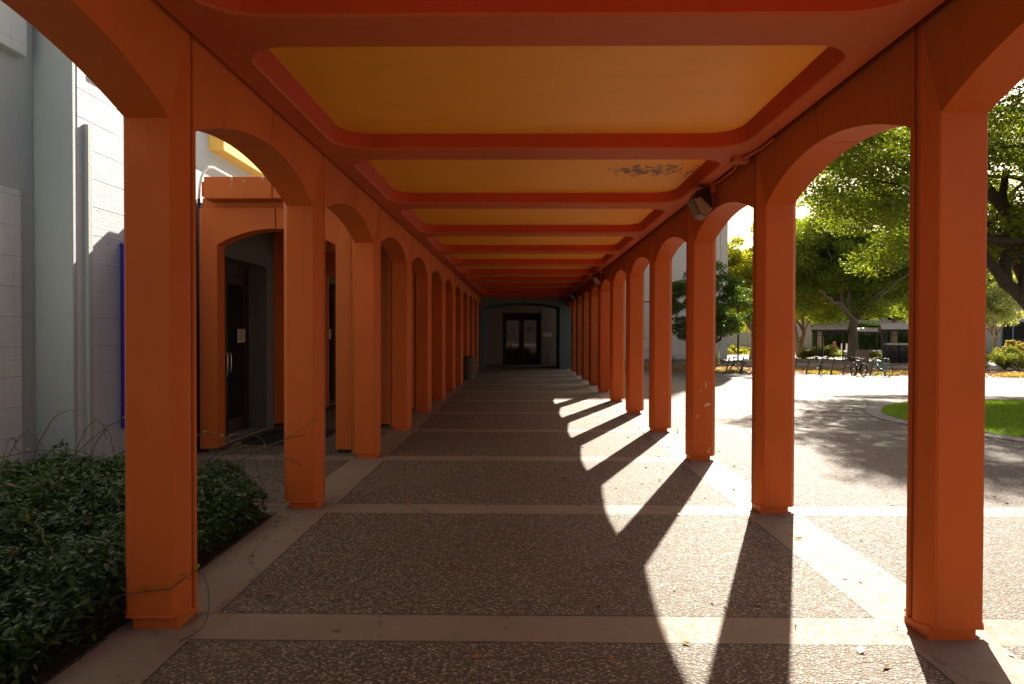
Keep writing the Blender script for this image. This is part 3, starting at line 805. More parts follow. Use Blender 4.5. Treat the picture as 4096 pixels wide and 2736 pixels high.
# ------------------------------------------------------------------ pale building on the right, beyond the racks
rb = empty('stucco_building', (0, 0, 0), 'tall plain beige stucco building beyond the right-hand pillars', 'building')
mb = MB(); mb.box(2.95, 14.75, 51, 66, -.36, 12); mb.build('wall', STUCCO, rb, bevel=.02)
mb = MB(); mb.box(2.95, 17.4, 51, 66, 12.01, 25.0); mb.build('shade_upper_block', STUCCO, rb, bevel=.02)  # unseen top, its height and overhang shaped to shade plaza and walkway
mb = MB(); mb.box(14.77, 15.33, 51.0, 66, -.36, 12); mb.build('corner_pier', STUCCO, rb, bevel=.02)
mb = MB(); mb.box(2.95, 15.28, 51.06, 65.9, -.8, -.40); mb.build('plinth', KERB, rb, bevel=.01)
mb = MB()
for z in np.arange(0, 6.2, .30): mb.box(2.95, 14.74, 50.992, 51.0, z, z+.012)
mb.build('board_line', simple('stucco_ridge', (.50, .44, .38), .8), rb)
mb = MB(); mb.box(8.4, 9.6, 50.97, 51.0, 3.9, 3.97); mb.build('sill', GROOVE, rb)

gs = empty('valve_standpipe', (8.25, 46, -.62), 'pale backflow valve on a thin pipe with a dark hand wheel', 'standpipe')
mb = MB(); mb.tube([(0, 0, 0), (0, 0, .98)], .035, 8); mb.box(-.25, .25, -.1, .1, 0, .05); mb.build('pipe', SILVER, gs)
mb = MB(); mb.tube([(-.26, 0, 1.02), (.3, 0, 1.02)], .07, 8); mb.lathe([(.0, .95), (.10, 1.0), (.10, 1.25), (.06, 1.3), (.10, 1.33), (.10, 1.42), (.07, 1.5), (.07, 1.78), (0, 1.8)], n=12)
mb.tube([(.22, 0, 1.02), (.22, 0, 1.25)], .07, 8); mb.build('valve', PAPERW, gs)
mb = MB(); mb.torus((0, 0, 1.83), (0, 0, 1), .17, .018); mb.box(-.17, .17, -.012, .012, 1.82, 1.84); mb.tube([(0, 0, 1.78), (0, 0, 2.1)], .015, 6); mb.build('hand_wheel', BLACKM, gs)

# ------------------------------------------------------------------ bike racks
def make_rack():
    e = empty('bike_rack', (0, 0, 0), None, None, 'slanted bike racks along the plaza edge')
    mb = MB()
    path = [(-.24, -.03, .02), (-.12, -.03, .02), (-.04, -.03, .03), (.0, -.03, .09), (.02, -.03, .2), (.15, -.03, .80), (.165, -.03, .86), (.175, 0, .885), (.165, .03, .86), (.15, .03, .80), (.02, .03, .2), (.0, .03, .09), (-.04, .03, .03), (-.24, .03, .02)]
    mb.tube(path, .034, 8); mb.build('post', STEEL, e)
    mb = MB(); mb.tube([(.13, 0, .84), (.19, -.12, .80), (.175, -.15, .66), (.13, -.05, .58), (.11, 0, .56)], .014, 6); mb.build('lock_loop', STEEL, e)
    mb = MB(); mb.lathe([(0, .035), (.08, .03), (.11, .0)], (-.24, 0, 0), 12); mb.build('foot', STEEL, e)
    return e
rx = [8.47, 9.2, 9.93, 10.66, 11.36, 12.02, 13.98, 14.66, 15.28, 15.86, 16.45, 17.07, 17.66, 18.27, 18.95, 19.65]
desc = {0: 'bike rack in front of the stucco building, in the gap beyond a narrow pillar', 3: 'bike rack just right of the fourth right pillar, before the building corner',
        4: 'bike rack between the building corner and the wheelless black bicycle', 5: 'bike rack holding the wheelless black bicycle',
        6: 'leftmost bike rack in the gap right of the third pillar', 7: 'bike rack left of the bicycle with white handlebars', 8: 'bike rack behind the bicycle with white handlebars' ,
        9: 'empty bike rack next right of the bicycle with white handlebars', 10: 'empty bike rack midway between white-handlebar and black mountain bicycles', 11: 'bike rack the black mountain bicycle front wheel stands over',
        12: 'bike rack between the black and the teal bicycles', 13: 'bike rack at the front wheel of the teal bicycle'}
proto = None
for i, x in enumerate([8.47, 9.2, 9.93, 10.66, 11.36, 12.02, 14.66+.62, 14.66+1.23, 16.45-.0, 17.07, 17.68, 18.27, 18.9]):
    pass
order = [(8.47, 0), (10.66, 3), (11.36, 4), (12.08, 5), (14.72, 6), (15.33, 7), (15.93, 8), (16.5, 9), (17.07, 10), (17.66, 11), (18.32, 12), (18.98, 13)]
for x, di in order:
    e = make_rack() if proto is None else copy_tree(proto)
    if proto is None: proto = e
    y = rackY(x); e.location = (x, y, gz(x, y)); e.rotation_euler = (0, 0, R(random.uniform(-3, 3)))
    e['label'] = desc[di]; e['category'] = 'bike rack'

# ------------------------------------------------------------------ bicycles
def bicycle(label, loc, rz, frame_m, saddle_m, bar_m, wheels=(1, 1), r=.34, tyre=.026, lean=0., bars='flat', fold=0):
    e = empty('bicycle', loc, label, 'bicycle'); e.rotation_euler = (lean, 0, rz)
    bb = Vector((0, 0, .29)); rear = Vector((-.44, 0, r)); front = Vector((.62, 0, r)); seat = Vector((-.17, 0, .78)); head = Vector((.40, 0, .80)); headb = Vector((.44, 0, .66))
    m = MB(); t = .027
    m.tube([bb, headb], t*1.15); m.tube([seat*.95+head*.05, head], t); m.tube([bb, seat], t)
    for s in (-1, 1):
        o = Vector((0, s*.05, 0))
        m.tube([bb + o*.5, rear + o], t*.55); m.tube([seat - Vector((0, 0, .06)) + o*.3, rear + o], t*.5)
        m.tube([headb + Vector((.01, s*.05, -.03)), front + o], t*.75)
    m.tube([headb + Vector((0, 0, -.02)), head + Vector((-.01, 0, .04))], t*1.2); m.tube([headb + Vector((.01, -.06, -.03)), headb + Vector((.01, .06, -.03))], t)
    m.build('frame', frame_m, e)
    for (c, on, nm) in ((rear, wheels[0], 'wheel'), (front, wheels[1], 'wheel')):
        if not on: continue
        w = MB(); w.torus(c, (0, 1, 0), r-tyre-.012, .010, 32, 5); w.tube([c+Vector((0, -.04, 0)), c+Vector((0, .04, 0))], .02, 8)
        for i in range(16):
            a = i*math.pi/8; w.tube([c + Vector((0, .02*(-1)**i, 0)), c + Vector((math.cos(a), 0, math.sin(a)))*(r-tyre-.015)], .0022, 3, caps=False)
        W = w.build('wheel', SILVER, e)
        ty = MB(); ty.torus(c, (0, 1, 0), r-tyre, tyre, 36, 8); ty.build('tyre', RUBBER, W)
    s = MB(); s.tube([seat, seat + Vector((-.035, 0, .15))], .018, 8); s.build('seat_post', SILVER, e)
    s = MB(); q = seat + Vector((-.04, 0, .16))
    s.add([q+Vector(p) for p in ((-.14,-.075,.02), (-.14,.075,.02), (0,.05,.015), (.14,.015,.0), (.14,-.015,.0), (0,-.05,.015), (-.13,-.06,-.035), (-.13,.06,-.035), (0,.03,-.03), (.13,.008,-.02), (.13,-.008,-.02), (0,-.03,-.03))],
          [(0,5,4,3,2,1), (6,7,8,9,10,11), (0,1,7,6), (1,2,8,7), (2,3,9,8), (3,4,10,9), (4,5,11,10), (5,0,6,11)])
    s.build('saddle', saddle_m, e, bevel=.012)
    h = MB(); hb = head + Vector((.04, 0, .14)); h.tube([head, hb - Vector((.05, 0, 0)), hb], .015)
    if bars == 'flat': h.tube([hb+Vector((-.08,-.33,.03)), hb+Vector((-.02,-.16,.02)), hb, hb+Vector((-.02,.16,.02)), hb+Vector((-.08,.33,.03))], .019)
    elif bars == 'rise': h.tube([hb+Vector((-.16,-.32,.08)), hb+Vector((-.02,-.2,.07)), hb, hb+Vector((-.02,.2,.07)), hb+Vector((-.16,.32,.08))], .024)
    h.build('handlebar', bar_m, e)
    c = MB(); c.torus(bb + Vector((0, -.05, 0)), (0, 1, 0), .085, .008, 20, 4)
    c.tube([bb+Vector((0,-.07,0)), bb+Vector((.11,-.08,-.12))], .011); c.tube([bb+Vector((0,.07,0)), bb+Vector((-.11,.08,.12))], .011)
    c.box(.06, .16, -.17, -.08, .155, .185); c.box(-.16, -.06, .08, .17, .395, .425)
    c.build('crankset', BLACKM, e)
    return e
bicycle('black mountain bicycle with fat tyres standing in the bike racks', (17.52, 35.62, -.62), R(90), BLACKM, SILVER, BLACKM, r=.35, tyre=.036, lean=R(2), bars='flat')
bicycle('teal road bicycle with thin tyres, right of the black mountain bicycle', (18.62, 35.45, -.62), R(100), TEALP, BLACKM, BLACKM, r=.35, tyre=.018, lean=R(-3))
bicycle('bicycle with white handlebars and white saddle, its wheels missing', (15.85, 36.40, -.66), R(63), BLACKM, WHITEP, WHITEP, (0, 0), bars='rise')
bicycle('black bicycle frame without wheels leaning on a rack near the stucco building', (12.0, 37.35, -.74), R(155), BLACKM, BLACKM, BLACKM, (0, 0), lean=R(4), bars='rise')

# ------------------------------------------------------------------ bus shelters, bins, planter, hydrants
def shelter(loc, rz, label, w=3.2, d=1.8, seats=True):
    e = empty('bus_shelter', loc, label, 'bus shelter', 'bus shelters beyond the bike racks', rz)
    m = MB()
    for x in (-w/2+.15, w/2-.15):
        for y in (0, d):
            m2 = MB(); m2.box(x-.05, x+.05, y-.05, y+.05, 0, 2.42); m2.build('post', SHELT, e)
    m.box(-w/2-.2, w/2+.2, -.3, -.22, 2.40, 2.55); m.box(-w/2-.2, w/2+.2, d+.22, d+.3, 2.40, 2.55)
    m.box(-w/2-.2, -w/2-.12, -.22, d+.22, 2.40, 2.5); m.box(w/2+.12, w/2+.2, -.22, d+.22, 2.40, 2.5)
    for i in range(9): m.box(-w/2+.25+i*.10, -w/2+.27+i*.10, -.02, .0, 2.08, 2.40)
    for i in range(5): m.box(w/2-.65+i*.10, w/2-.63+i*.10, -.02, .0, 2.08, 2.40)
    m.box(-w/2+.15, w/2-.15, -.02, .02, 2.05, 2.09)
    m.build('roof_frame', SHELT, e)
    r = MB(); n = 10; vs = []
    for x in (-w/2-.18, w/2+.18):
        for i in range(n+1):
            t = i/n; vs.append((x, -.28 + (d+.56)*t, 2.55 + (.50*math.sin(math.pi*t)**.8)))
        for i in range(n+1):
            t = i/n; vs.append((x, -.28 + (d+.56)*t, 2.52 + (.50*math.sin(math.pi*t)**.8)))
    k = 2*(n+1); fs = []
    for i in range(n): fs += [(i, i+1, k+i+1, k+i), (n+1+i, k+n+1+i, k+n+2+i, n+2+i)]
    r.add(vs, fs); r.build('roof', ROOFP, e)
    s = MB(); s.box(-.35, .35, -.015, .0, 2.1, 2.39); s.build('sign_panel', SHELT, e)
    if seats:
        b = MB()
        for i in range(4):
            x = -.9 + i*.6
            b.tube([(x-.22, .95, .46), (x-.22, 1.3, .44), (x-.22, 1.42, .85), (x+.22, 1.42, .85), (x+.22, 1.3, .44), (x+.22, .95, .46)], .018, 6)
            b.box(x-.22, x+.22, .95, 1.3, .43, .45)
        b.box(-1.2, 1.2, 1.1, 1.16, .36, .43)
        for x in (-.9, .9): b.box(x-.04, x+.04, 1.08, 1.18, 0, .38)
        b.build('seat_row', BLACKM, e)
    return e
shelter((25.1, 55.9, -.62), R(-38), 'left bus shelter with a curved tan roof, between the two tree trunks', w=2.3)
shelter((28.3, 50.3, -.62), R(-22), 'right bus shelter with a curved tan roof, cut off by the nearest right pillar')
shelter((44.6, 88.5, -.62), R(-10), 'small distant bus shelter behind, right of the big tree trunk', w=3.6)
b3 = MB()
e3 = empty('waste_station', (28.4, 52.2, -.62), 'pair of brown waste bins with white curved lids behind the teal bicycle', 'waste bins', rz=R(-22))
for i, x in enumerate((-.75, .25)):
    m = MB(); m.box(x, x+.95, 0, .8, 0, 1.35); B = m.build('bin_body', SHELT, e3, bevel=.02)
    m = MB(); m.box(x+.12, x+.83, -.012, .001, .95, 1.22); m.build('panel', STEEL, B)
    m = MB(); m.box(x+.25, x+.70, -.02, -.011, 1.0, 1.14); m.build('slot', RUBBER, B)
    m = MB(); n = 8; vs = [(xx, -.06 + .92*j/n, 1.35 + .16*math.sin(math.pi*j/n)) for xx in (x-.03, x+.98) for j in range(n+1)]
    m.add(vs, [(j, j+1, n+2+j, n+1+j) for j in range(n)] + [tuple(range(n+1)), tuple(range(2*n+1, n, -1))]); m.build('lid', WHITEP, B)
pb = empty('planter_box', (25.9, 52.2, -.62), 'square brown planter box at the foot of the big tree', 'planter', rz=R(-20))
m = MB(); m.box(-.42, .42, -.4, .4, 0, .95); m.build('box', BROWNB, pb, bevel=.01)
m = MB(); m.box(-.45, .45, -.43, .43, .95, 1.0); m.build('rim', BROWNB, pb)
for x, y, hgt, lab in ((42.1, 94.0, .65, 'short red standpipe in front of the ivy hedge'), (42.6, 93.5, 1.1, 'tall red standpipe in front of the ivy hedge')):
    e = empty('hydrant', (x, y, -.62), lab, 'hydrant')
    m = MB(); m.lathe([(0, 0), (.24, 0), (.24, .06), (.19, .09), (.19, hgt-.2), (.24, hgt-.16), (.16, hgt), (0, hgt)], n=14); m.build('barrel', REDP, e)
    m = MB(); m.tube([(-.26, 0, hgt*.6), (.26, 0, hgt*.6)], .07); m.build('outlet', REDP, e)
for x, lab in ((42.95, 'left pale bollard before the ivy hedge'), (43.6, 'right pale bollard before the ivy hedge')):
    m = MB(); m.lathe([(0, 0), (.15, 0), (.14, .85), (.09, .95), (0, .95)], (x, 92, -.62), 12); tag(m.build('bollard', PAPERW), lab, 'bollard')
# lamp post
lp = empty('lamp_post', (17.2, 54.4, -.62), 'thin black lamp post right of the stucco building', 'lamp post')
m = MB(); m.tube([(0, 0, 0), (0, 0, 4.6)], .065, 8); m.build('pole', BLACKM, lp)
m = MB(); m.box(-.3, .3, -.3, .3, 0, .08); m.build('base', BLACKM, lp)
m = MB(); m.lathe([(.05, 4.5), (.22, 4.6), (.24, 4.9), (.05, 5.05), (0, 5.05)], n=12); m.build('lantern', BLACKM, lp)
# banner
bn = empty('banner', (31.35, 55, 3.2), 'light blue banner glimpsed beside the nearest right pillar', 'banner')
m = MB(); m.box(-.35, .35, -.01, .01, 0, 2.3); m.build('cloth', simple('blue_cloth', (.10, .45, .70), .7), bn)
m = MB(); m.tube([(.42, 0, -3.8), (.42, 0, 2.6)], .05, 8); m.tube([(-.38, 0, 2.33), (.42, 0, 2.33)], .02); m.tube([(-.38, 0, -.03), (.42, 0, -.03)], .02); m.build('pole', BLACKM, bn)

# far right building with a blue-framed window
fb = empty('cream_building', (45.5, 67, -.62), 'cream plastered building with a blue-framed window at the right edge', 'building', rz=R(-12))
m = MB(); m.box(-3, 1.0, 0, 8, 0, 5.2); m.box(1.0, 4.4, .8, 8, 0, .95); m.box(1.0, 1.35, .8, 8, .95, 5.2); m.box(3.9, 12, .8, 8, .95, 5.2); m.box(1.35, 3.9, .8, 8, 3.5, 5.2); m.box(4.4, 12, .8, 8, 0, .95)
m.build('wall', paint('cream_plaster', (.48, .40, .30), rough=.8), fb)
m = MB(); m.box(1.35, 1.45, .75, .9, .95, 3.5); m.box(3.8, 3.9, .75, .9, .95, 3.5); m.box(1.45, 3.8, .75, .9, 3.4, 3.5); m.box(1.45, 3.8, .75, .9, .95, 1.05); m.box(2.3, 2.4, .75, .9, 1.05, 3.4)
W = m.build('window', simple('blue_grey_frame', (.18, .27, .33), .5), fb)
m = MB(); m.box(1.45, 3.8, .82, .86, 1.0, 3.45); m.build('pane', GLASS, W)
m = MB(); m.box(-3.4, 12.4, -.4, 8.4, 5.2, 5.45); m.build('roof', STUCCO, fb)
lw = MB(); lw.box(46.8, 53, 62.0, 62.3, -.7, .85); tag(lw.build('garden_wall', paint('tan_plaster', (.45, .35, .20), rough=.8), bevel=.02), 'low tan garden wall before the cream building at the right edge', 'wall')
# building and hedge behind, centre-right
hb = empty('rear_building', (41.5, 108, -.62), 'beige building corner with louvred panel left of the ivy hedge', 'building', rz=R(-8))
m = MB(); m.box(-10, 40, 0, 12, 0, 7.5); m.build('wall', STUCCO, hb)
m = MB()
for i in range(14): m.box(-.6, .9, -.06, .0, .2+i*.22, .34+i*.22)
m.build('louvre', WHITEP, hb)
m = MB(); m.box(1.6, 2.2, -.05, .0, .0, 1.7); m.build('green_panel', simple('green_panel', (.03, .25, .08), .5), hb)
for x in (3, 9, 15, 21): 
    m = MB(); m.box(x, x+3.4, -.05, .0, 4.4, 6.2); m.build('window', GLASS, hb)

# ------------------------------------------------------------------ vegetation
def leaf_cloud(centers, radii, n, size, flat_=.8, droop=.3):
    """n folded leaves scattered through soft clumps"""
    centers = np.asarray(centers, float); radii = np.asarray(radii, float)
    w = radii**2; w = w / w.sum(); idx = rng.choice(len(centers), n, p=w)
    d = rng.normal(size=(n, 3)); d /= np.linalg.norm(d, axis=1)[:, None]
    rr = rng.uniform(0, 1, n)**.45
    P = centers[idx] + d * (rr * radii[idx])[:, None] * np.array([1, 1, flat_])
    return place_leaves(P, size, droop), len(P)
def place_leaves(P, size, droop=.3, up=None, aspect=.5):
    n = len(P)
    a = rng.uniform(0, 2*np.pi, n); el = rng.normal(-droop, .45, n)
    ax = np.stack([np.cos(a)*np.cos(el), np.sin(a)*np.cos(el), np.sin(el)], 1)
    t = rng.normal(size=(n, 3)); t[:, 2] *= .6
    sd = np.cross(ax, t); sd /= np.linalg.norm(sd, axis=1)[:, None] + 1e-9
    nn = np.cross(sd, ax)
    s = (size * rng.uniform(.6, 1.35, n))[:, None]; w = s * aspect * .5
    base = P - ax*s*.5; tip = P + ax*s*.5
    l = P + sd*w + nn*s*.10; r = P - sd*w + nn*s*.10
    V = np.stack([base, l, tip, r], 1).reshape(-1, 3)
    F = np.arange(4*n).reshape(-1, 4)
    # split along the midrib (base-tip) so each leaf is a folded pair of triangles
    T = np.stack([F[:, [0, 1, 2]], F[:, [0, 2, 3]]], 1).reshape(-1, 3)
    return V, T
def tree(name, label, base, cc, cr, leaf, nleaf, size, trunk_r, trunk_h, limbs=7, seed=1, bark=BARK, group=None, clump=(.5, 1.1), nclump=120, lean=(0, 0), shell=.35, cat='tree', stems=1, extra=None, flat_=.6, zmin=None):
    rnd = random.Random(seed)
    e = empty(name, base, label, cat, group)
    B = Vector(base); C = Vector(cc) - B; Rr = Vector(cr)
    mb = MB(); ends = []
    def limb(p0, p1, r0, r1, wob, n=7):
        pts = []; rs = []
        for i in range(n+1):
            t = i/n; p = p0.lerp(p1, t)
            k = math.sin(math.pi*t)*wob
            pts.append(p + Vector((rnd.uniform(-k, k), rnd.uniform(-k, k), rnd.uniform(-k, k)*.6 + k*.5)))
            rs.append(r0 + (r1-r0)*t)
        mb.tube(pts, rs, 8); return pts
    forks = []
    for s in range(stems):
        off = Vector((0, 0, 0)) if stems == 1 else Vector((rnd.uniform(-.12, .12), rnd.uniform(-.12, .12), 0))
        top = Vector((lean[0], lean[1], trunk_h)) + (Vector((0, 0, 0)) if stems == 1 else Vector((rnd.uniform(-1, 1)*.9, rnd.uniform(-.6, .6), rnd.uniform(.0, .8))))
        n = 8; pts = []; rs = []
        for i in range(n+1):
            t = i/n; pts.append(off + (top-off)*t + Vector((rnd.uniform(-.03, .03), rnd.uniform(-.03, .03), 0)))
            rs.append(trunk_r*(1 + .55*(1-t)**5)*(1-.28*t)/(1 if stems == 1 else 1.7))
        mb.tube(pts, rs, 12); forks.append((top, rs[-1]))
    for i in range(limbs):
        top, tr = forks[i % len(forks)]
        a = 2*math.pi*i/limbs + rnd.uniform(-.4, .4)
        tgt = C + Vector((math.cos(a)*Rr.x*.62, math.sin(a)*Rr.y*.62, rnd.uniform(-.5, .55)*Rr.z))
        if i == 0: tgt = C + Vector((0, 0, Rr.z*.6))
        P = limb(top - Vector((0, 0, .1)), tgt, tr*.72, tr*.16, .06*(tgt-top).length)
        for q in range(5):
            s0 = P[2 + q % 5]; a2 = rnd.uniform(0, 6.28)
            t2 = s0 + Vector((math.cos(a2)*Rr.x*.36, math.sin(a2)*Rr.y*.36, rnd.uniform(-.15, .4)*Rr.z))
            P2 = limb(s0, t2, tr*.22, tr*.05, .05*(t2-s0).length, 5); ends.append(P2[-1])
    if extra:
        for p0, p1, r0, r1, w in extra: limb(Vector(p0)-B, Vector(p1)-B, r0, r1, w, 10)
    mb.build('trunk', bark, e)
    cs = []; rs = []
    for i in range(nclump):
        while True:
            d = Vector((rnd.gauss(0, 1), rnd.gauss(0, 1), rnd.gauss(0, 1))).normalized()
            q = rnd.uniform(0, 1)**shell
            wob = 1 + .22*noise.noise(d*2.1 + Vector((seed*3.1, 0, 0)))*1.6
            p = C + Vector((d.x*Rr.x, d.y*Rr.y, d.z*Rr.z))*q*wob
            if zmin is None or p.z + B.z > zmin: break
        cs.append(p); rs.append(rnd.uniform(*clump))
    for p in ends[:]: cs.append(p); rs.append(rnd.uniform(*clump))
    (V, F), _ = leaf_cloud([tuple(c) for c in cs], rs, nleaf, size, flat_)
    np_mesh('crown', V, F, leaf, e)
    return e

# spreading tree beside the lawn, trunk just outside the frame on the right
tree('tree', 'big spreading tree at the right edge, its thick limb reaching over the plaza', (18.2, 23.2, -.45), (16.6, 22.4, 8.6), (7.8, 7.6, 5.2), LEAF_MID, 230000, .135, .55, 2.6,
     limbs=10, seed=5, bark=BARKD, nclump=330, clump=(.55, 1.25), shell=.30, zmin=3.9,
     extra=[((18.2, 23.2, 1.3), (14.2, 21.6, 4.4), .32, .11, .25), ((15.6, 22.2, 3.1), (15.4, 22.0, 6.8), .20, .09, .15), ((16.2, 22.4, 2.9), (16.4, 22.2, 6.4), .13, .06, .12)])
tree('tree', 'large tree with a stout straight trunk behind the black mountain bicycle', (26.8, 55.5, -.62), (28.3, 58.6, 7.9), (7.9, 5.0, 5.2), LEAF_MID, 130000, .22, .40, 3.6,
     limbs=9, seed=11, nclump=260, clump=(.8, 1.7), shell=.3, zmin=2.6, extra=[((26.9, 55.4, 2.6), (23.0, 53.0, 4.9), .22, .08, .3), ((27.0, 55.4, 2.8), (30.5, 53.5, 6.5), .2, .08, .3)])
tree('tree', 'yellow-green multi-stemmed tree left of the left bus shelter', (26.3, 64.5, -.62), (26.4, 64.0, 7.4), (5.4, 4.6, 4.6), LEAF_YEL, 60000, .26, .42, 2.2,
     limbs=7, seed=21, nclump=130, clump=(.7, 1.3), stems=3, zmin=2.8)
tree('tree', 'dark green low tree before the corner of the stucco building', (10.9, 42.6, -.62), (11.7, 41.9, 3.5), (2.9, 2.2, 2.1), LEAF_DARK, 36000, .14, .16, .9,
     limbs=7, seed=31, bark=BARKD, nclump=95, clump=(.35, .7), zmin=1.3, extra=[((10.9, 42.6, .0), (13.2, 41.6, 2.4), .12, .05, .2)])
tree('tree', 'bright yellow-green tree glowing in the sun beside the stucco building', (20.4, 60.5, -.62), (19.4, 60.5, 6.2), (3.6, 3.6, 4.0), LEAF_YEL, 46000, .24, .22, 2.2,
     limbs=7, seed=41, nclump=110, clump=(.6, 1.1), zmin=1.6)
tree('tree', 'slim-trunked tree between the left bus shelter posts, in front of the hedge', (40.3, 92.6, -.62), (41.5, 92, 10.5), (7, 6, 6.5), LEAF_MID, 50000, .38, .42, 4.5,
     limbs=7, seed=51, nclump=120, clump=(1.0, 1.9), zmin=4.0)
tree('tree', 'tree whose trunk shows through the right bus shelter', (52, 96, -.62), (52, 95, 9.5), (8, 6, 6), LEAF_MID, 46000, .4, .45, 4.5, limbs=7, seed=61, nclump=110, clump=(1.1, 2.0), zmin=3.8)
tree('tree', 'tree hung with pale sunlit leaves before the cream building', (36.8, 53.5, -.62), (35.2, 52.0, 4.6), (4.2, 3.4, 2.5), LEAF_PALE, 34000, .19, .18, 2.0, limbs=6, seed=71, nclump=90, clump=(.5, 1.0), zmin=2.5)
bgt = [(22, 92, 15, 'yellow'), (29, 100, 16, 'mid'), (34, 122, 17, 'mid'), (58, 118, 16, 'dark'), (68, 112, 15, 'mid'), (80, 110, 17, 'dark'), (92, 116, 16, 'mid'), (26, 138, 13, 'dark'), (60, 88, 12, 'mid'), (100, 96, 16, 'dark')]
blab = ['pale tree behind the glowing tree, against the white sky', 'leafy tree behind the multi-stemmed tree', 'tall tree far behind the left bus shelter', 'dark tree behind the right bus shelter',
        'tree behind the cream building, towards its left end', 'dark tall tree behind the cream building', 'farthest tree at the right edge of the photo', 'dark far tree low behind the lamp post', 'medium tree left of the cream building', 'dark tree beyond the cream building on the right']
for i, (x, y, h, k) in enumerate(bgt):
    tree('tree', blab[i], (x, y, -.62), (x, y, h*.55), (h*.36, h*.33, h*.42), {'mid': LEAF_MID, 'dark': LEAF_DARK, 'yellow': LEAF_YEL}[k], 22000, .5, .3, 3, limbs=5, seed=100+i, nclump=70, clump=(1.0, 2.2), group='trees far behind the bus stop', zmin=1.6)

# ivy-covered hedge
e = empty('ivy_hedge', (0, 0, 0), 'long dark ivy hedge behind the bus shelters', 'hedge')
m = MB(); m.box(42.6, 62, 99.5, 100.6, -.62, 2.7); m.build('core', simple('hedge_core', (.02, .04, .008), .9), e)
P = np.stack([rng.uniform(42.3, 62, 26000), rng.normal(99.4, .16, 26000), -.62 + 3.5*rng.uniform(0, 1, 26000)], 1)
P2 = np.stack([rng.uniform(42.3, 62, 7000), rng.uniform(99.3, 100.8, 7000), rng.normal(2.8, .16, 7000)], 1)
V, F = place_leaves(np.concatenate([P, P2]), .20, 1.1); np_mesh('foliage', V, F, LEAF_IVY, e)

def bush(label, c, r, leaf, n, size, seed=0, group=None, name='bush'):
    e = empty(name, c, label, 'bush', group)
    rnd = random.Random(seed); m = MB()
    for i in range(9):
        a = rnd.uniform(0, 6.28); m.tube([(0, 0, 0), (math.cos(a)*r[0]*.35, math.sin(a)*r[1]*.35, r[2]*.7), (math.cos(a)*r[0]*.7, math.sin(a)*r[1]*.7, r[2]*1.2)], [.02, .014, .006], 5)
    m.build('stems', BARKD, e)
    cs = []; rs = []
    for i in range(36):
        a = rnd.uniform(0, 6.28); q = rnd.uniform(0, 1)**.5
        cs.append((math.cos(a)*q*r[0], math.sin(a)*q*r[1], r[2]*(.25 + rnd.uniform(0, 1)*1.1*(1-q*q*.6)))); rs.append(rnd.uniform(.2, .42)*min(r))
    (V, F), _ = leaf_cloud(cs, rs, n, size, .9, -.2); V[:, 2] = np.maximum(V[:, 2], .01); np_mesh('foliage', V, F, leaf, e)
    return e
bush('rounded bush before the left bus shelter', (26.0, 60.6, -.62), (1.5, 1.0, .9), LEAF_BUSH, 6000, .12, 1)
bush('white-flecked bush against the left bus shelter', (26.9, 60.4, -.62), (1.3, .9, .9), LEAF_PALE, 5000, .11, 2)
bush('yellow-green bush between planter box and right bus shelter', (28.6, 54.6, -.62), (1.5, 1.0, .85), LEAF_YEL, 6000, .12, 3)
bush('large leafy bush at the right edge beyond the lawn', (29.6, 42.2, -.62), (1.7, 1.2, 1.05), LEAF_BUSH, 12000, .09, 4)
bush('red-tinged low bush at the right edge, right of the large bush', (32.4, 42.8, -.62), (1.6, 1.1, .8), LEAF_BUSH, 9000, .09, 5)
bush('yellow-green bush left of the large bush, beside the nearest right pillar', (27.3, 43.0, -.62), (1.0, .9, .8), LEAF_YEL, 6000, .09, 6)
bush('low flowering bush behind the lamp post', (22.2, 71, -.62), (2.6, 1.6, .7), LEAF_YEL, 7000, .14, 7)
bush('small spiky bush before the cream building window', (43.4, 60.5, -.62), (1.3, 1.0, 1.2), GRASSY, 5000, .22, 8)
bush('tall tan grass clump before the cream building', (45.6, 60.5, -.62), (1.8, 1.0, 1.2), GRASSY, 7000, .25, 9)
def weed(label, c, h, n, leaf, seed, w=.25, ls=.10):
    e = empty('weed', c, label, 'plant'); rnd = random.Random(seed); m = MB(); P = []
    for i in range(n):
        a = rnd.uniform(0, 6.28); t = (math.cos(a)*w*.6, math.sin(a)*w*.6, h*rnd.uniform(.6, 1)); m.tube([(0, 0, 0), (t[0]*.4, t[1]*.4, t[2]*.6), t], [.008, .006, .003], 4)
        for j in range(14):
            q = rnd.uniform(.2, 1); P.append((t[0]*q + rnd.uniform(-.07, .07), t[1]*q + rnd.uniform(-.07, .07), t[2]*q))
    m.build('stems', leaf, e); V, F = place_leaves(np.array(P), ls, -.3); np_mesh('foliage', V, F, leaf, e)
weed('bright upright weed at the corner of the stucco building', (13.0, 45.2, -.62), 1.25, 3, LEAF_YEL, 1)
weed('small weed left of the upright weed, at the building foot', (11.6, 46.5, -.62), .8, 3, LEAF_YEL, 2)
weed('weed growing at the foot of the fifth right pillar', (2.46, 10.75, 0), .10, 1, LEAF_BUSH, 3, .06, .03)

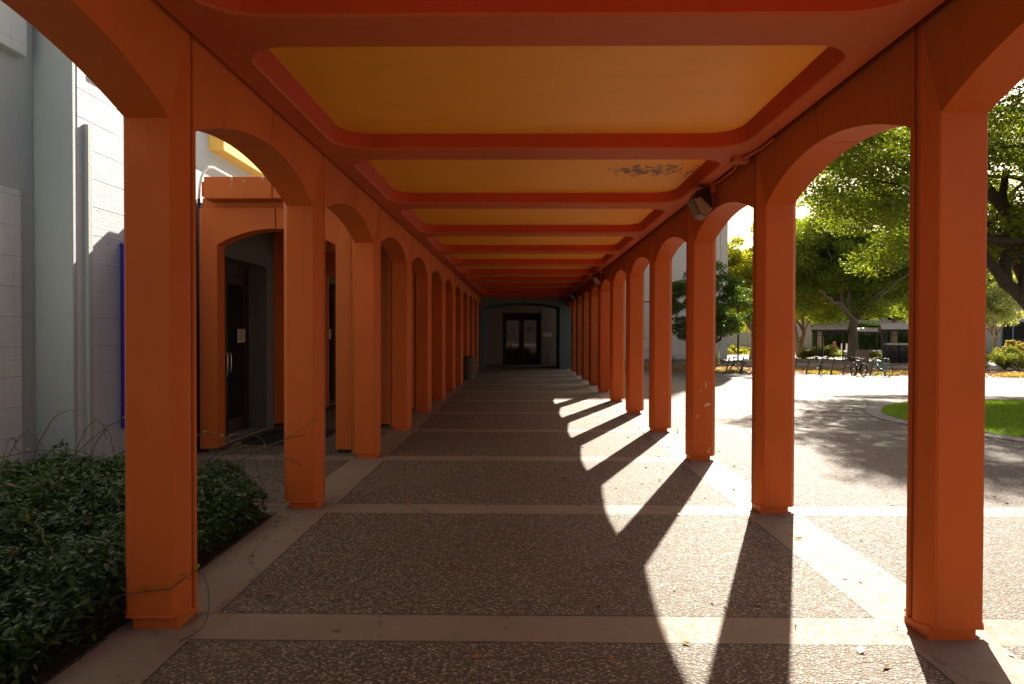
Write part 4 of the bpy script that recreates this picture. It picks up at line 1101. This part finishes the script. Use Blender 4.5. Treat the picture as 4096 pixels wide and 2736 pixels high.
# rough grass and leaf litter on the mulch
N_ = 26000
gx = rng.uniform(3, 30, N_); gy = np.array([rackY(x) for x in gx]) + .35 + np.abs(rng.normal(0, 1.1, N_))
cl = np.array([noise.noise(Vector((x*.55, y*.55, 3.))) for x, y in zip(gx, gy)]); kk = cl > .16
gx, gy = gx[kk], gy[kk]; V, F = blades(gx, gy, gza(gx, gy)+.012, .20, .022, .8)
tag(np_mesh('verge_grass', V, F, leaf_mat('verge_blades', (.10, .13, .02), (.22, .20, .06), (.36, .25, .12), p3=.45)), 'patchy rough grass along the bike racks', 'grass', kind='stuff')
N_ = 16000
gx = rng.uniform(3, 33, N_); gy = np.array([rackY(x) for x in gx]) + .3 + 9*rng.uniform(0, 1, N_)
V, F = place_leaves(np.stack([gx, gy, gza(gx, gy)+.03], 1), .11, 0); V[:, 2] = np.maximum(V[:, 2], gza(V[:, 0], V[:, 1])+.014)
tag(np_mesh('leaf_litter', V, F, LITTER), 'dry brown leaf litter on the mulch behind the racks', 'leaf litter', kind='stuff')
gx = rng.uniform(18, 34, 5000); gy = rng.uniform(70, 84, 5000)
V, F = blades(gx, gy, np.full(5000, -.60), .55, .05, .4); tag(np_mesh('tall_grass', V, F, GRASSY), 'tan ornamental grass bank behind the glowing tree', 'grass', kind='stuff')

# fallen leaves on the walk and plaza
n = 620
lx = np.concatenate([rng.uniform(-1.9, 2.4, 430), rng.uniform(2.4, 9, 150), rng.normal(-1.6, .5, 40)]); ly = np.concatenate([2.6 + 17*rng.uniform(0, 1, 430)**1.3, 3 + 20*rng.uniform(0, 1, 150), rng.uniform(2.6, 7, 40)])
V, F = place_leaves(np.stack([lx, ly, np.full(n, .022)], 1), .058, 0, aspect=.55); V[:, 2] = np.clip(.004 + (V[:, 2]-.022)*.45 + .006, .004, .03) + gza(V[:, 0], V[:, 1])
tag(np_mesh('fallen_leaves', V, F, LITTER), 'small dry brown leaves scattered on the paving', 'fallen leaves', kind='stuff')

# planting bed: glossy evergreen ground cover
bed = [(-4.82, -2), (-2.13, -2), (-2.13, 5.7), (-2.6, 6.1), (-4.3, 6.35), (-4.80, 5.7)]
def bed_h(x, y):
    e1 = np.clip((x + 4.86)/.5, 0, 1); e2 = np.clip((-2.12 - x)/.40, 0, 1); e3 = np.clip((6.45 + .27*(-x-2.3) - y)/.65 , 0, 1)
    nz = np.array([noise.noise(Vector((a*1.7, b*1.7, 0.))) + .8*noise.noise(Vector((a*5, b*5, 2.))) for a, b in zip(x, y)])
    return (.42 + .17*nz) * (.35 + .65*np.sqrt(e1)) * (.45 + .55*np.sqrt(e2)) * (.35 + .65*np.sqrt(e3))
N_ = 88000
bx = rng.uniform(-4.85, -2.10, N_); by = -.5 + 7.2*rng.uniform(0, 1, N_)**.72
kk = inside(bx, by, bed); bx, by = bx[kk], by[kk]; hh = bed_h(bx, by)
bz = hh * (1 - rng.uniform(0, 1, len(bx))**2.2 * .9) + rng.normal(0, .015, len(bx))
P = np.stack([bx, by, np.maximum(bz, .02)], 1)
def rich_leaves(P, size, asp=.42, upish=.45):
    n = len(P); a = rng.uniform(0, 2*np.pi, n); el = rng.normal(.15, .45, n)
    ax = np.stack([np.cos(a)*np.cos(el), np.sin(a)*np.cos(el), np.sin(el)], 1)
    t = np.stack([rng.normal(0, upish, n), rng.normal(0, upish, n), np.ones(n)], 1)
    sd = np.cross(ax, t); sd /= np.linalg.norm(sd, axis=1)[:, None] + 1e-9; nn = np.cross(sd, ax)
    s = (size*rng.uniform(.55, 1.3, n))[:, None]; w = s*asp*.5
    st = [P-ax*s*.5, P-ax*s*.18+sd*w*.92+nn*s*.05, P+ax*s*.18+sd*w*.8+nn*s*.03, P+ax*s*.5-nn*s*.06, P+ax*s*.18-sd*w*.8+nn*s*.03, P-ax*s*.18-sd*w*.92+nn*s*.05, P-ax*s*.18-nn*s*.02, P+ax*s*.18-nn*s*.02]
    V = np.stack(st, 1).reshape(-1, 3); b = (np.arange(n)*8)[:, None]
    T = np.concatenate([b + np.array([q]) for q in ([0,6,1], [1,6,7], [1,7,2], [2,7,3], [0,5,6], [5,4,6], [6,4,7], [4,3,7])], 0)
    return V, T
V, F = rich_leaves(P, .053)
g = np_mesh('ground_cover', V, F, LEAF_BED); tag(g, 'glossy dark green ground cover filling the bed on the left', 'ground cover', kind='stuff')
# loose runners of the ground cover
mb = MB(); rnd = random.Random(4); LP = []
runs = [((-2.7, 5.9, .3), (-2.45, 6.0, .9), (-2.3, 6.0, .2)), ((-2.75, 5.8, .3), (-2.5, 5.9, 1.0), (-2.1, 5.9, .45)), ((-2.9, 5.6, .3), (-2.5, 5.8, .75), (-1.9, 5.93, .40)), ((-3.0, 5.9, .3), (-2.9, 6.0, .85), (-2.6, 6.0, .6)), ((-3.9, 5.0, .4), (-4.0, 5.3, 1.0), (-4.1, 5.5, .5)), ((-3.6, 5.4, .4), (-3.5, 5.5, 1.1), (-3.35, 5.5, .7)), ((-3.5, 5.4, .4), (-3.35, 5.5, 1.05), (-3.3, 5.5, .55)), ((-4.3, 5.6, .4), (-4.1, 5.6, .95), (-3.9, 5.5, .62)), ((-3.95, 5.4, .4), (-3.85, 5.5, 1.02), (-3.6, 5.5, .9)), ((-3.7, 5.3, .4), (-3.3, 5.5, .95), (-3.1, 5.6, .88)), ((-3.4, 5.2, .45), (-3.1, 5.4, .75), (-2.7, 5.5, .55)),
        ((-4.4, 5.2, .4), (-4.25, 5.3, .72), (-4.3, 5.4, .9)), ((-3.2, 5.0, .4), (-2.9, 4.6, .7), (-2.5, 4.2, .45)), ((-2.7, 5.6, .35), (-2.4, 5.8, .72), (-2.15, 5.9, .52)), ((-2.6, 5.8, .3), (-2.3, 5.9, .60), (-1.9, 5.95, .66)),
        ((-2.8, 5.7, .35), (-2.55, 5.9, .8), (-2.45, 6.0, .25)), ((-2.9, 5.5, .35), (-2.2, 5.7, .50), (-1.82, 5.92, .78)), ((-3.6, 4.5, .4), (-3.2, 4.2, .66), (-2.9, 4.0, .40)), ((-3.9, 4.8, .45), (-3.6, 4.6, .75), (-3.0, 4.5, .5)), ((-3.0, 4.2, .4), (-2.7, 3.7, .55), (-2.3, 3.4, .3)), ((-2.5, 5.2, .3), (-2.1, 5.5, .5), (-2.0, 5.75, .25)), ((-4.0, 4.6, .5), (-3.5, 4.9, .85), (-3.3, 5.2, .6))]
for a, b, c in runs:
    a, b, c = map(Vector, (a, b, c)); pts = []
    for i in range(13):
        t = i/12; p = a*(1-t)**2 + b*2*t*(1-t) + c*t*t; pts.append(p + Vector((rnd.uniform(-.012, .012),)*3))
        if i > 3 and rnd.random() < .6: LP.append(tuple(p + Vector((rnd.uniform(-.02, .02), rnd.uniform(-.02, .02), .01))))
    mb.tube(pts, [.004]*8 + [.003]*5, 5)
VINE = simple('green_stem', (.07, .065, .03), .7)
o = mb.build('loose_runners', VINE); tag(o, 'thin green runners rising above the ground cover', 'runners', kind='stuff')
V, F = rich_leaves(np.array(LP), .04); np_mesh('runner_leaves', V, F, LEAF_BUSH, o)
vn = empty('vine', (0, 0, 0), 'thin leafy vine stretched across the foot of the nearest left pillar', 'vine')
mb = MB(); mb.tube([(-2.45, 3.38, .05), (-2.3, 3.43, .14), (-2.05, 3.505, .20), (-1.95, 3.51, .212), (-1.82, 3.515, .225), (-1.79, 3.57, .25), (-1.765, 3.66, .27), (-1.715, 3.66, .25), (-1.685, 3.64, .19), (-1.66, 3.60, .12), (-1.645, 3.55, .065), (-1.65, 3.5, .03), (-1.68, 3.45, .012), (-1.72, 3.4, .006)], .0028, 5); mb.build('stem', VINE, vn)
V, F = rich_leaves(np.array([(-2.06, 3.50, .225), (-1.97, 3.50, .232), (-1.90, 3.505, .238), (-1.835, 3.50, .245), (-1.785, 3.57, .28), (-1.755, 3.66, .29)]), .045, .6); np_mesh('leaf', V, F, LEAF_YEL, vn)

# ------------------------------------------------------------------ camera, light, sky
cd = bpy.data.cameras.new('camera'); cam = bpy.data.objects.new('camera', cd); col.objects.link(cam)
cd.sensor_width = 36; cd.lens = 36*1565/2347; cd.clip_end = 3000; cd.clip_start = .05
cam.location = (0, 0, H)
Mr = Matrix.Rotation(.01358, 4, 'Z') @ Matrix.Rotation(math.pi/2 - .0126, 4, 'X') @ Matrix.Rotation(.00239, 4, 'Z')
cam.rotation_mode = 'QUATERNION'; cam.rotation_quaternion = Mr.to_quaternion()
scn.camera = cam

ld = bpy.data.lights.new('sun', 'SUN'); ld.energy = 5.0; ld.angle = R(.55); ld.color = (1, .925, .81)
sun = bpy.data.objects.new('sun', ld); col.objects.link(sun)
sd = Vector((SUN_AZ[0]*math.cos(SUN_EL), SUN_AZ[1]*math.cos(SUN_EL), math.sin(SUN_EL))).normalized()
sun.rotation_mode = 'QUATERNION'; sun.rotation_quaternion = sd.to_track_quat('Z', 'Y')
w = bpy.data.worlds.new('World'); scn.world = w; w.use_nodes = True; nt = w.node_tree
sky = nt.nodes.new('ShaderNodeTexSky'); sky.sky_type = 'NISHITA'; sky.sun_disc = False
sky.sun_elevation = SUN_EL; sky.sun_rotation = math.atan2(SUN_AZ[0], SUN_AZ[1]); sky.dust_density = 3.0; sky.air_density = 1.0
bg = nt.nodes['Background']; bg.inputs[1].default_value = .055
tint = nt.nodes.new('ShaderNodeMix'); tint.data_type = 'RGBA'; tint.blend_type = 'MULTIPLY'; tint.inputs[0].default_value = 1
nt.links.new(sky.outputs[0], tint.inputs[6]); tint.inputs[7].default_value = (1.10, 1.0, .88, 1)
nt.links.new(tint.outputs[2], bg.inputs[0])
vs = scn.view_settings; vs.view_transform = 'Standard'; vs.look = 'None'; vs.exposure = 1.88; vs.gamma = 1
scn.cycles.max_bounces = 10; scn.cycles.diffuse_bounces = 6; scn.cycles.transparent_max_bounces = 8
scn.cycles.sample_clamp_indirect = 6
